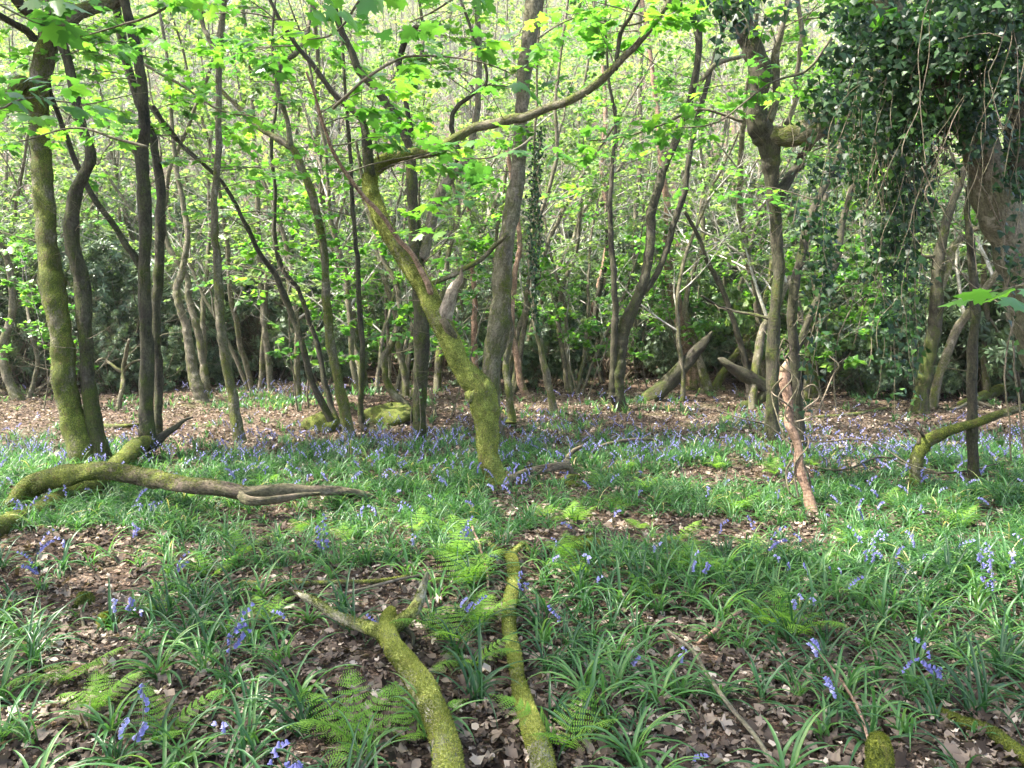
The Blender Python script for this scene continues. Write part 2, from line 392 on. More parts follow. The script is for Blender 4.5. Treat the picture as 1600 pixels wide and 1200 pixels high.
def ground_mat():
    m, t, b, out = nodes('leaf_litter_soil'); g = t.nodes.new('ShaderNodeNewGeometry'); co = g.outputs['Position']
    vo = t.nodes.new('ShaderNodeTexVoronoi'); vo.inputs['Scale'].default_value = 17
    wob = t.nodes.new('ShaderNodeVectorMath'); wob.operation = 'ADD'
    nz = t.nodes.new('ShaderNodeTexNoise'); nz.inputs['Scale'].default_value = 30; t.links.new(co, nz.inputs['Vector'])
    sc = t.nodes.new('ShaderNodeVectorMath'); sc.operation = 'SCALE'; sc.inputs['Scale'].default_value = .05; t.links.new(nz.outputs['Color'], sc.inputs[0])
    t.links.new(co, wob.inputs[0]); t.links.new(sc.outputs[0], wob.inputs[1]); t.links.new(wob.outputs[0], vo.inputs['Vector'])
    sp = t.nodes.new('ShaderNodeSeparateXYZ'); t.links.new(vo.outputs['Color'], sp.inputs[0])
    c = ramp(t, sp.outputs[0], [(0, (.035, .022, .014)), (.4, (.10, .06, .04)), (.7, (.20, .13, .09)), (1, (.32, .23, .165))])
    c = mix(t, ramp(t, noise(t, co, 55, 5, .7), [(.40, (0, 0, 0)), (.56, (1, 1, 1))]), c, (.03, .02, .012))
    c = mix(t, mathn(t, 'MULTIPLY', ramp(t, noise(t, co, .8, 5, .65), [(.52, (0, 0, 0)), (.66, (1, 1, 1))]), .45), c, (.05, .065, .018))
    t.links.new(c, b.inputs['Base Color']); b.inputs['Roughness'].default_value = .85; b.inputs['Specular IOR Level'].default_value = .2
    bm = t.nodes.new('ShaderNodeBump'); bm.inputs['Strength'].default_value = .9; bm.inputs['Distance'].default_value = .03
    h = mathn(t, 'ADD', vo.outputs['Distance'], noise(t, co, 40, 5, .7)); t.links.new(h, bm.inputs['Height']); t.links.new(bm.outputs[0], b.inputs['Normal']); return m
M['ground'] = ground_mat()

# ------------------------------------------------------------------ the ground
def axis(lo, hi, fine_lo, fine_hi, step, grow_=1.12):
    a = list(np.arange(fine_lo, fine_hi, step)); s = step; x = fine_hi
    while x < hi: a.append(x); s *= grow_; x += s
    a.append(hi); s = step; x = fine_lo - step
    while x > lo: a.insert(0, x); s *= grow_; x -= s
    a.insert(0, lo); return np.array(a)
gx = axis(-260, 260, -14, 14, .09, 1.10); gy = axis(-40, 330, 1.5, 26, .09, 1.08)
X, Y = np.meshgrid(gx, gy); Z = hgt(X, Y); ny, nx = X.shape
mb = MB(); i = np.arange(ny - 1)[:, None] * nx + np.arange(nx - 1)[None, :]
mb.add(np.stack([X, Y, Z], -1).reshape(-1, 3), np.stack([i, i + 1, i + nx + 1, i + nx], -1).reshape(-1, 4))
link('ground', mb.data('ground', [M['ground']]), kind='structure')

# ------------------------------------------------------------------ density maps traced over the photograph, held in world space
def blobs(px, py, L):
    v = np.zeros_like(px)
    for (x, y, sx, sy, a) in L: v = v + a * np.exp(-((px - x) / sx) ** 2 - ((py - y) / sy) ** 2)
    return v
def clump(x, y, s=1.0, ph=0.0):
    return (np.sin(x * 2.3 * s + 1.3 * np.sin(y * 1.9 * s + ph) + ph) * np.sin(y * 2.7 * s + 1.1 * np.sin(x * 2.1 * s + 2 * ph)) + .6 * np.sin(5.1 * s * x + ph * 3 + 2 * np.sin(3.3 * s * y)) * np.sin(4.7 * s * y + ph)) / 1.6
def green(px, py):
    v = np.interp(py, [590, 640, 680, 702, 730, 790, 830, 900, 1200], [.02, .06, .16, .55, .8, .85, .55, .42, .40])
    v = v + blobs(px, py, [(190, 668, 260, 26, -.6), (420, 632, 110, 14, .75), (380, 675, 70, 18, -.5), (60, 720, 120, 30, .1), (1150, 748, 95, 24, -1.1), (850, 790, 60, 20, -.3),
        (450, 845, 120, 38, -.50), (960, 848, 190, 34, -.8), (1110, 840, 110, 30, -.5), (1450, 665, 190, 45, -.55), (1230, 655, 80, 20, .3), (640, 660, 90, 26, -.45), (780, 660, 130, 20, .15),
        (150, 930, 190, 110, -.45), (80, 1120, 200, 130, -.22), (250, 1050, 60, 60, .5), (420, 1080, 70, 110, .30), (560, 1090, 50, 110, -.35), (720, 1050, 50, 120, -.15), (1000, 1000, 200, 160, .42), (1400, 900, 240, 90, .55), (950, 1100, 130, 90, .25), (1550, 960, 120, 90, .2),
        (1190, 1040, 90, 60, -.45), (1260, 1120, 90, 80, -.25), (1480, 1050, 160, 110, .25), (250, 830, 180, 35, .2), (1000, 640, 160, 14, .2), (560, 630, 50, 10, .2), (720, 830, 70, 50, .4)])
    return np.clip(v, 0, 1)
def flowers(px, py):
    v = np.interp(py, [600, 640, 690, 740, 800, 860, 1200], [.08, .15, .6, .55, .3, .12, .08])
    v = v + blobs(px, py, [(420, 622, 110, 10, 1.6), (190, 660, 230, 28, -.5), (540, 690, 200, 22, .5), (1150, 700, 200, 30, .35), (1400, 735, 120, 22, .6), (600, 770, 120, 30, .2), (1050, 780, 130, 30, -.3), (450, 1040, 70, 70, .22), (130, 800, 200, 50, -.2), (1500, 930, 120, 90, .12), (900, 650, 120, 16, .3)])
    return np.clip(v, 0, 1)

CLEAR = [[(700, 1250), (684, 1140), (660, 1085), (636, 1045), (612, 1010), (600, 980), (570, 988), (540, 976), (515, 964), (492, 948), (462, 926)], [(612, 975), (648, 950), (666, 896)],
         [(850, 1250), (845, 1205), (832, 1150), (818, 1105), (806, 1060), (800, 1015), (797, 970), (803, 925), (803, 895), (797, 872)], [(370, 914), (640, 900)], [(787, 765), (830, 745), (905, 735)], [(1042, 985), (1110, 1062), (1225, 1215)], [(1095, 1005), (1158, 960)], [(105, 1015), (262, 1028)], [(1470, 1120), (1600, 1190)], [(1372, 1180), (1372, 1250)], [(1255, 800), (1275, 805)]]
def clear_of(px, py, rng):
    ok = np.ones(len(px), bool)
    for L_ in CLEAR:
        for (a, b), (c, d) in zip(L_[:-1], L_[1:]):
            for t in np.linspace(0, 1, 6):
                x, y = a + (c - a) * t, b + (d - b) * t; k = (py - 520) / 550
                ok &= ~((np.abs(px - x) < 52 * k) & (py - y > -12 * k) & (py - y < 95 * k))
    return ok | (rng.uniform(0, 1, len(px)) < .1)

def blades(mb, base, az, L, a0, bend, w, seg=5, keel=True, mat=0, var=.5, twist=None):
    N = len(L); t = np.linspace(0, 1, seg + 1); ang = a0[:, None] - bend[:, None] * t[None] ** 1.3
    ds = L[:, None] / seg; cr = np.cumsum(np.cos(ang[:, :-1]) * ds, 1); cz = np.cumsum(np.sin(ang[:, :-1]) * ds, 1)
    r = np.hstack([np.zeros((N, 1)), cr]); z = np.hstack([np.zeros((N, 1)), cz])
    ww = w[:, None] * np.minimum(1, .55 + 1.6 * t)[None] * (1 - np.clip((t - .45) / .55, 0, 1) ** 1.8)[None] + .0008
    ca, sa = np.cos(az)[:, None], np.sin(az)[:, None]
    z = np.maximum(z, 0.012)
    C = np.stack([base[:, 0:1] + r * ca, base[:, 1:2] + r * sa, base[:, 2:3] + z], -1)
    S = np.stack([-sa * np.ones_like(r), ca * np.ones_like(r), np.zeros_like(r)], -1)
    if keel:
        up = np.stack([-np.sin(ang) * ca, -np.sin(ang) * sa, np.cos(ang)], -1) * (ww * .35)[..., None]
        V = np.stack([C - S * ww[..., None] * .5 + up, C, C + S * ww[..., None] * .5 + up], 2); k = 3
    else:
        V = np.stack([C - S * ww[..., None] * .5, C + S * ww[..., None] * .5], 2); k = 2
    i = (np.arange(N) * (seg + 1) * k)[:, None, None] + (np.arange(seg) * k)[None, :, None] + np.arange(k - 1)[None, None, :]
    Q = np.stack([i, i + 1, i + k + 1, i + k], -1).reshape(-1, 4)
    mb.add(V.reshape(-1, 3), Q, mat, np.repeat(np.broadcast_to(var, (N,)), (seg + 1) * k))

def tuft(mb, base, rng, n, size=1.0, seg=6, keel=True, mat=0, wmul=1.0):
    """base (T,3): n leaves each"""
    T = len(base); B = np.repeat(base, n, 0) + np.hstack([rng.normal(0, .018, (T * n, 2)), np.zeros((T * n, 1))])
    az = rng.uniform(0, 2 * math.pi, T * n); s = np.repeat(rng.uniform(.75, 1.15, T) * size, n)
    L = s * rng.uniform(.09, .35, T * n); a0 = np.clip(rng.normal(1.12, .28, T * n), .4, 1.5); bend = rng.uniform(1.1, 2.6, T * n)
    v = np.clip(np.repeat(rng.uniform(.15, .85, T), n) + rng.normal(0, .13, T * n), 0, 1)
    blades(mb, B, az, L, a0, bend, rng.uniform(.008, .014, T * n) * wmul, seg, keel, mat, v)

def spike(mb, base, rng, size=1.0, lod=1, mat_s=0, mat_p=1):
    """bluebell flower stalks with nodding bells; base (T,3)"""
    for b in base:
        h = rng.uniform(.24, .36) * size; az = rng.uniform(0, 6.28); a = np.array([math.cos(az), math.sin(az), 0])
        lean = rng.normal(0, .05, 3); t = np.linspace(0, 1, 7 if lod else 4)[:, None]
        C = b + np.array([0, 0, 1]) * h * (t - .16 * t ** 5) + a * h * .30 * t ** 4 + lean * t
        tube(mb, C, np.linspace(.0028, .0014, len(C)) * (1 if lod else 1.4), 4 if lod else 3, 0, 0, mat_s, rng=rng, cap=False)
        nb = rng.integers(5, 10) if lod else rng.integers(4, 7); pv = np.clip(rng.normal(.45, .22), 0, 1)
        for j in range(nb):
            tt = .58 + .42 * (j + .5) / nb; q = np.array([np.interp(tt, t[:, 0], C[:, k]) for k in range(3)])
            side = unit(a + rng.normal(0, .55, 3) * np.array([1, 1, .2])); q = q + side * .010
            ax = unit(np.array([0, 0, -1]) + side * rng.uniform(.3, .9)); L = rng.uniform(.015, .021) * size; k = 6 if lod else 4
            e1 = unit(np.cross(ax, rng.normal(0, 1, 3))); e2 = np.cross(ax, e1); th = np.arange(k) / k * 6.283
            ring = lambda r_, z_: q + ax * z_ + (np.cos(th)[:, None] * e1 + np.sin(th)[:, None] * e2) * r_
            rows = [ring(.0022, 0), ring(.0048, L * .3), ring(.0050, L * .8)]
            if lod: rows.append(ring(.0095, L * 1.05))
            else: rows[1:] = [ring(.0085, L * 1.0)]
            V = np.vstack(rows); ii = np.arange(len(rows) - 1)[:, None] * k; jj = np.arange(k)[None]
            mb.add(V, np.stack([ii + jj, ii + (jj + 1) % k, ii + k + (jj + 1) % k, ii + k + jj], -1).reshape(-1, 4), mat_p, np.clip(pv + rng.normal(0, .08), 0, 1))

def ground_points(n, ylo, yhi, rng, pw=1.0):
    y = ylo + (yhi - ylo) * rng.uniform(0, 1, n) ** pw
    x = rng.uniform(-1, 1, n) * (y * .74 + 1.0)
    return x, y

# ------------------------------------------------------------------ traced trees
def trace(pts, rng, d0=None, dd=0.0, drift=.25, sink=True, follow=0):
    """pixel outline centre line -> 3-D limb at its own distance and real thickness"""
    pts = np.array(pts, float)
    if d0 is None: d0 = gp(pts[0, 0], pts[0, 1])[1]
    n = len(pts); L = np.concatenate([[0], np.cumsum(np.hypot(*np.diff(pts[:, :2], axis=0).T))]); t = L / L[-1]
    ph = rng.uniform(0, 6.28, 2)
    dep = d0 + dd * t + drift * t * np.sin(3.1 * t + ph[0]) * .7 + drift * .5 * t * np.sin(7 * t + ph[1])
    if follow:
        for i_ in range(follow, n): dep[i_] = gp(pts[i_, 0], pts[i_, 1] + pts[i_, 2] * .4)[1]
        dep[1:follow] = np.interp(np.arange(1, follow), [0, follow], [dep[0], dep[follow]])
    C = np.array([P(a, b, d) for (a, b, _), d in zip(pts, dep)]); r = pts[:, 2] * .43 * dep / F
    if sink:
        dn = C[0] - np.array([0, 0, .14]); C = np.vstack([dn, C]); r = np.concatenate([[r[0] * 1.25], r])
        pts = np.vstack([pts[:1], pts]); dep = np.concatenate([[dep[0]], dep])
    return C, r, pts, dep

FUZZ = []
def fuzz(parent, V, D, mo, n, rng, size=.012, thr=.5, origin=(0, 0, 0), mat='mosst'):
    """short moss leaves standing on the mossy skin of a limb"""
    a, b = V.shape[:2]; i = rng.integers(0, a - 1, n); j = rng.integers(0, b, n); u, v = rng.uniform(0, 1, (2, n, 1))
    p = V[i, j] * (1 - u) * (1 - v) + V[i + 1, j] * u * (1 - v) + V[i, (j + 1) % b] * (1 - u) * v + V[i + 1, (j + 1) % b] * u * v
    nn = D[i, j]; q = p * 9
    nz = np.sin(q[:, 0] * 2.1 + 1.7 * np.sin(q[:, 2] * 1.3)) * np.sin(q[:, 1] * 1.9 + q[:, 2] * 1.1) + .7 * np.sin(q[:, 0] * 5.3 + 1.9 * np.sin(q[:, 1] * 4.1)) * np.sin(q[:, 2] * 4.7 + q[:, 1] * 3.9)
    keep = (mo[i, j] - .12 + .36 * nz + .22 * nn[:, 2] + rng.uniform(-.15, .15, n)) > thr
    p, nn, nz = p[keep], nn[keep], nz[keep]; m = len(p)
    if m == 0: return
    mb = MB(); f = nn + rng.normal(0, .6, (m, 3)) + np.array([0, 0, -.15]); s = rng.uniform(.5, 1.3, m) * size
    T = np.array([[-.22, 0, 0], [.22, 0, 0], [0, 1, .1]]), np.array([[0, 1, 2]])
    q2 = p * 3.1
    scatter(mb, T, p - nn * .003, f, rng.normal(0, 1, (m, 3)), s, 0, np.clip(.45 + .3 * np.sin(q2[:, 0] * 4 + 2 * np.sin(q2[:, 2] * 2.2)) * np.sin(q2[:, 2] * 3.4 + q2[:, 1] * 3) + .2 * nn[:, 2] + rng.normal(0, .16, m), 0, 1), rng)
    o = link('moss', mb.data('moss', [M[mat]], origin), parent, kind='stuff')
    return o

def traced_tree(name, label, cat, stems, seed, bark_m='bark', leaf='syc', tpl=SYC1, group=None, leafsize=(.08, .13), moss_n=0, per=4):
    rng = np.random.default_rng(seed); built = []; root = None; origin = None; crown = MB(); tips = []
    for s in stems:
        par = s.get('par'); pts = s['p']; ground = par is None
        if par is not None:
            bp = built[par]; k = np.argmin(np.hypot(bp['pts'][:, 0] - pts[0][0], bp['pts'][:, 1] - pts[0][1])); d0 = bp['dep'][k]
        else: d0 = s.get('d')
        C, r, pp, dep = trace(pts, rng, d0, s.get('dd', 0), s.get('drift', .3), ground and not s.get('air'), s.get('follow', 0))
        if root is None:
            origin = C[0] + np.array([0, 0, .14]) if ground else C[0]; root = thing(name, label, cat, origin, group)
        mo = s.get('moss', (.7, .35)); Lp = np.linspace(mo[0], mo[1], len(C))
        big = r.max() > .05; step = .04 if big else .07
        X, rr, m = resample(C, r, Lp, step, .014 if big else .02, rng); tt_ = np.arange(len(X)) * step; rr = rr * (1 + .05 * np.sin(tt_ * rng.uniform(7, 12) + rng.uniform(0, 6)) + .04 * np.sin(tt_ * rng.uniform(19, 30)))
        mb = MB(); k = 28 if r.max() > .12 else (18 if big else 9)
        if ground and not s.get('air'): rr = rr * (1 + s.get('flare', .35) * np.exp(-np.linspace(0, 1, len(rr)) * np.linalg.norm(C[-1] - C[0]) / .22))
        V, D, mv = tube(mb, X, rr, k, s.get('rough', .05), m, 0, rng=rng, knots=s.get('knots', 4 if big else 2), flute=s.get('flute', .10 if ground else 0), lump=s.get('lump', 0))
        for kn in s.get('extra', []): kn(mb, rng)
        if par is None: o = link('trunk', mb.data('trunk', [M[s.get('bark', bark_m)]], origin), root)
        else:
            top = built[par]['obj']; top = top if top.parent is root else top.parent
            o = link(s.get('name', 'branch'), mb.data('branch', [M[s.get('bark', bark_m)]], origin), top)
        if s.get('label'): o['label'] = s['label']
        if s.get('fuzz'): fuzz(o if par is None else root, V, D, mv, s['fuzz'], rng, s.get('fs', .012), s.get('thr', .5), origin, 'mossb' if bark_m == 'bark_bright' else 'mosst')
        built.append(dict(obj=o, C=C, pts=pp, dep=dep, X=X, r=rr))
        if s.get('ext'):
            out = []; d = unit(C[-1] - C[-2]); grow(X[-1] - d * .03, d, s['ext'], rr[-1] * 1.0, 0 if rr[-1] > .018 else 1, out, tips, rng, up=.08, wig=.2, kids=s.get('kids', (8, 5, 3)), ratio=.5, flat=.15)
            for Cc, r2, l in out: tube(crown, Cc, np.maximum(r2, .0018), 8 if l == 0 else (5 if l == 1 else 3), .03, .25 if l == 0 else 0, 0, rng=rng, cap=False)
        Lm = step * len(X); zz = np.nonzero(X[:, 2] > 1.0)[0]
        for q in range(int(Lm * s.get('bare', 3.2)) if len(zz) else 0):
            i = min(rng.choice(zz), len(X) - 2); d = unit(np.cross(unit(X[i + 1] - X[i]), rng.normal(0, 1, 3)) + np.array([0, 0, .35])); out = []
            grow(X[i], d, rng.uniform(.2, .9), min(.006, rr[i] * .4), 1, out, [], rng, up=.06, wig=.32, kids=(5, 4, 3), ratio=.5, maxl=2 if rng.random() < .6 else 1)
            for Cc, r2, l in out: tube(crown, Cc, np.maximum(r2, .0014), 3, 0, 0, 0, rng=rng, cap=False)
        hi_ = len(X) > 20 and pts[-1][1] < 330 and rr.max() > .02
        for q in range(s.get('side', 0) + (4 if hi_ else 0)):
            lo, hi = s.get('range', (.35, 1.0)) if q < s.get('side', 0) else (.6, 1.0); i = int((lo + (hi - lo) * rng.uniform()) * (len(X) - 2)); tan = unit(X[i + 1] - X[i])
            d = unit(np.cross(tan, rng.normal(0, 1, 3))); d[2] = abs(d[2]) * .5 + .15; out = []
            if d[1] < 0: d[1] *= .4
            grow(X[i], unit(d), rng.uniform(.5, 1.3) * s.get('sl', 1), min(.009, rr[i] * .5), 1, out, tips, rng, up=.05, wig=.22, kids=(6, s.get('sk', 4), 3), ratio=.45, maxl=2, flat=.3)
            for Cc, r2, l in out: tube(crown, Cc, np.maximum(r2, .0014), 4 if l == 1 else 3, 0, 0, 0, rng=rng, cap=False)
    if tips: leaf_sprays(crown, tips, rng, leafsize, per, tpl, 1, .85)
    if crown.V: link('crown', crown.data('crown', [M['twig'], M[leaf]], origin), root)
    return root, built

G_MID = None
# 1 the big mossy pair at the far left
traced_tree('sycamore', 'thick moss-covered double trunk at the left edge behind the crossed mossy logs', 'tree', [
    dict(p=[(133, 728, 50), (114, 650, 42), (104, 590, 39), (98, 520, 37), (85, 460, 40), (72, 400, 37), (66, 330, 33), (62, 250, 33), (58, 180, 32), (62, 120, 32), (78, 60, 32), (88, 30, 34)], moss=(1.0, .75), rough=.07, fuzz=13000, knots=8, side=1, range=(.5, .7)),
    dict(p=[(158, 725, 38), (144, 640, 26), (138, 580, 25), (132, 500, 25), (126, 430, 27), (114, 380, 25), (117, 300, 23), (136, 255, 17), (135, 225, 17), (122, 170, 16), (106, 100, 17), (90, 45, 18), (86, 20, 18)], d=8.9, moss=(.85, .35), fuzz=6000, drift=.15, bark='bark_dark'),
    dict(par=0, p=[(88, 42, 30), (110, 28, 26), (138, 12, 26), (175, 0, 22), (205, -25, 18), (240, -80, 15)], moss=(.8, .4), ext=1.2, dd=.4, fuzz=1500),
    dict(par=0, p=[(80, 40, 28), (45, 20, 20), (20, -10, 16), (-10, -60, 14)], moss=(.5, .2), bark='bark_dark', ext=2.2, dd=-.5),
    dict(par=0, p=[(90, 30, 26), (80, -10, 22), (85, -80, 18)], moss=(.5, .3), ext=2.2, dd=.3, bark='bark_dark'),
    dict(par=0, p=[(52, 60, 16), (38, 45, 13), (15, 32, 11), (-15, 18, 9)], moss=(.4, .2), bark='bark_dark', dd=-.4, side=1, sl=.7),
    dict(par=0, p=[(62, 175, 34), (38, 130, 26), (25, 135, 22), (12, 150, 14)], moss=(1, 1), rough=.12, fuzz=2500, dd=-.1, name='burr', label='swollen mossy burr on the trunk'),
], 101, 'bark_grey')

# 2 the twin dark stems beside it, one mossy stem lying down to the left
traced_tree('sycamore', 'twin dark upright stems rising together from a mossy lying stem beside the left tree', 'tree', [
    dict(p=[(222, 712, 34), (232, 680, 30), (230, 640, 26), (228, 560, 23), (226, 480, 21), (226, 400, 21), (222, 300, 22), (222, 250, 22), (228, 205, 21), (222, 140, 18), (210, 80, 17), (198, 20, 16), (190, -30, 15)], moss=(.62, .25), ext=4.2, flute=.05, knots=9, bark='bark_dark', drift=.1),
    dict(p=[(246, 700, 20), (248, 640, 15), (246, 560, 15), (243, 480, 17), (245, 400, 18), (250, 320, 17), (244, 240, 14), (232, 200, 13), (212, 150, 14), (196, 90, 15), (184, 30, 15), (176, -30, 14)], d=10.15, moss=(.6, .3), ext=3.8, bark='bark_dark', drift=.1, dd=.15),
    dict(par=0, p=[(230, 690, 28), (205, 705, 30), (178, 732, 34), (140, 760, 36), (95, 782, 36), (45, 805, 36), (-10, 828, 38), (-60, 845, 40)], d=10, moss=(.95, 1.15), dd=0, drift=.0, follow=3, rough=.08, fuzz=34000, thr=.35, name='lying_stem', label='mossy stem lying along the ground', lump=.08),
    dict(par=0, p=[(234, 702, 20), (258, 678, 13), (280, 664, 8), (302, 652, 3)], moss=(.2, .0), bark='bark_dark', dd=.2, drift=0, name='broken_branch', label='snapped dark branch'),
    dict(par=0, p=[(226, 425, 14), (205, 395, 12), (170, 345, 11), (135, 290, 10), (110, 235, 9), (82, 160, 9), (68, 95, 9), (62, 40, 8)], moss=(.4, .3), dd=-.3, bark='bark_dark', side=2, sl=.6),
    dict(par=0, p=[(214, 240, 9), (205, 225, 9), (198, 218, 7)], moss=(.2, .2), drift=0, name='stub', label='snapped branch stub'),
    dict(par=1, p=[(238, 165, 8), (262, 195, 7), (285, 225, 6), (310, 250, 5)], moss=(.2, .2), bark='bark_dark', dd=.5, side=1, sl=.6),
], 102, 'bark')

# 3 the straight slender one with a hollow base
traced_tree('sycamore', 'slender pale-banded trunk with a hollow at its base, standing alone left of centre', 'tree', [
    dict(p=[(376, 692, 24), (367, 650, 20), (358, 590, 17), (352, 540, 17), (345, 490, 17), (341, 430, 15), (338, 360, 13), (338, 300, 12), (340, 230, 11), (342, 150, 11), (346, 80, 10), (350, 20, 9), (352, -30, 8)], moss=(.75, .3), flare=.6, ext=3.5, knots=14, drift=.1, side=2, range=(.6, .95)),
    dict(par=0, p=[(344, 105, 10), (332, 75, 8), (318, 45, 8), (310, -20, 7)], moss=(.3, .2), ext=1.5, dd=.4),
], 103, 'bark_grey')

# 4 the pair behind it
traced_tree('sycamore', 'two crooked stems from one leafy base, behind the slender banded trunk', 'tree', [
    dict(p=[(316, 628, 26), (303, 590, 20), (294, 540, 17), (286, 500, 14), (276, 455, 14), (286, 420, 11), (292, 370, 10), (286, 320, 9), (275, 260, 8), (268, 190, 7), (262, 100, 6), (250, 20, 5)], moss=(.6, .3), ext=3, side=3, sl=1.4),
    dict(p=[(326, 628, 20), (318, 570, 13), (308, 510, 13), (296, 465, 12), (290, 430, 10), (262, 380, 9), (258, 310, 8), (270, 250, 7), (300, 180, 6), (330, 100, 6), (345, 30, 5)], d=17.3, moss=(.6, .2), ext=3, side=3, sl=1.4),
], 104, 'bark_grey')

# 5 the fan of leaning stems on the mossy mound
traced_tree('sycamore', 'fan of leaning stems growing out of the mossy mound left of the main tree', 'tree', [
    dict(p=[(546, 682, 24), (538, 640, 19), (527, 580, 17), (517, 530, 17), (510, 470, 15), (507, 400, 14), (498, 340, 14), (484, 295, 15), (466, 255, 14), (455, 232, 13), (432, 214, 11), (405, 200, 9), (375, 170, 8), (345, 140, 7)], moss=(.85, .6), fuzz=4000, side=3, sl=1.1),
    dict(p=[(528, 682, 15), (508, 640, 13), (488, 590, 12), (474, 540, 12), (462, 505, 11), (446, 460, 11), (432, 430, 10), (410, 400, 9), (388, 355, 8), (366, 315, 7), (340, 280, 7), (300, 240, 6), (262, 205, 5), (232, 165, 4)], d=11.6, moss=(.55, .2), bark='bark_dark', side=2, dd=-.6),
    dict(p=[(538, 680, 13), (520, 640, 11), (506, 590, 10), (496, 540, 9), (484, 500, 9), (470, 460, 8), (454, 435, 8), (438, 410, 8), (428, 360, 8), (430, 300, 7), (424, 230, 6), (432, 160, 5), (425, 80, 5), (430, 0, 4)], d=12, moss=(.5, .1), bark='bark_dark', side=2, ext=2, dd=.5),
    dict(p=[(584, 678, 16), (568, 665, 14), (564, 620, 10), (567, 560, 10), (564, 500, 10), (558, 440, 9), (554, 370, 8), (550, 300, 7), (546, 230, 7), (540, 150, 6), (534, 60, 5), (530, -20, 4)], moss=(.7, .2), bark='bark_dark', side=4, ext=2.5),
    dict(par=0, p=[(455, 232, 11), (450, 190, 9), (438, 150, 9), (434, 125, 9), (444, 98, 9), (466, 82, 9), (480, 55, 8), (485, 20, 7), (488, -20, 7)], moss=(.3, .1), bark='bark_grey', ext=2.2, dd=.3),
], 105, 'bark')

# 6 the main leaning mossy tree
def knobs(items):
    def f(mb, rng):
        for (px, py, d, r) in items:
            c = P(px, py, d); u = np.linspace(0, math.pi, 9); v = np.linspace(0, 2 * math.pi, 14, endpoint=False)
            U, W = np.meshgrid(u, v, indexing='ij'); rr = r * (1 + .16 * np.sin(3 * W + U * 2 + px) + .12 * np.sin(5 * U + 2 * W) + rng.normal(0, .08, U.shape))
            X_ = c + np.stack([rr * np.sin(U) * np.cos(W), rr * np.sin(U) * np.sin(W), rr * np.cos(U)], -1)
            i = np.arange(8)[:, None] * 14; j = np.arange(14)[None]
            mb.add(X_.reshape(-1, 3), np.stack([i + j, i + 14 + j, i + 14 + (j + 1) % 14, i + (j + 1) % 14], -1).reshape(-1, 4), 0, .5, 1.0, X_.reshape(-1, 3))
    return f
traced_tree('leaning_sycamore', 'bright green mossy trunk leaning left at the centre, its long limb arching right', 'tree', [
    dict(p=[(778, 768, 44), (770, 735, 38), (762, 700, 38), (759, 660, 42), (755, 630, 50), (746, 606, 47), (722, 574, 33), (704, 535, 34), (688, 500, 36), (672, 465, 33), (650, 430, 33), (628, 400, 30), (608, 368, 28), (591, 335, 27), (580, 305, 26), (578, 280, 25), (590, 260, 24), (612, 247, 23)], d=7.5, dd=.3, drift=.1, moss=(1.05, 1.0), rough=.09, lump=.16, fuzz=42000, fs=.017, thr=.46, knots=10, flute=.12,
         extra=[knobs([(757, 606, 7.58, .085), (738, 618, 7.56, .07)])]),
    dict(par=0, p=[(606, 249, 22), (640, 240, 20), (680, 236, 18), (715, 215, 17), (745, 197, 17), (780, 192, 17), (815, 184, 16), (860, 165, 15), (905, 145, 14), (940, 122, 14), (962, 104, 14), (985, 82, 12), (1010, 52, 11), (1035, 18, 10), (1060, -20, 10)], moss=(.9, .45), bark='bark', dd=-.8, drift=.2, fuzz=7000, thr=.55, ext=3.0, name='limb', side=2, range=(.75, 1), sl=.8),
    dict(par=0, p=[(581, 285, 22), (577, 250, 20), (572, 218, 18), (566, 195, 14), (550, 172, 11), (520, 140, 9), (497, 104, 9), (478, 78, 8), (455, 50, 7), (424, 0, 6), (410, -30, 5)], moss=(.9, 0), dd=-.3, drift=.1, bark='bark_dark', ext=1.2, name='limb', label='dark limb rising left from the bend of the trunk'),
    dict(par=1, p=[(962, 108, 9), (966, 78, 8), (982, 42, 7), (1000, 5, 6), (1006, -30, 5)], moss=(.1, 0), bark='bark_dark', ext=1.4),
    dict(par=0, p=[(690, 508, 30), (697, 480, 24), (703, 456, 20), (712, 440, 15), (719, 428, 8), (722, 414, 2)], moss=(.1, -.6), bark='bare', dd=-.3, drift=0, knots=4, rough=.14, name='broken_branch', label='snapped barkless grey branch'),
    dict(par=0, p=[(675, 492, 13), (671, 462, 12), (660, 435, 10), (642, 404, 9), (622, 382, 9), (600, 352, 8), (572, 318, 8), (552, 290, 7), (532, 262, 7), (518, 232, 6), (508, 200, 6), (496, 165, 5), (488, 135, 5), (478, 112, 4)], moss=(.1, -.2), bark='bark_red', dd=-.9, drift=.1, name='dead_branch', label='long reddish bare dead branch'),
    dict(par=0, p=[(712, 538, 14), (700, 512, 15), (690, 498, 12)], moss=(.3, .1), bark='deadwood', dd=-.12, drift=0, name='scar'),
    dict(par=0, p=[(772, 745, 30), (785, 762, 22), (797, 775, 14)], moss=(1, 1), dd=-.15, drift=0, fuzz=2000, name='root'),
], 106, 'bark_bright', tpl=SYC2, leafsize=(.10, .15))

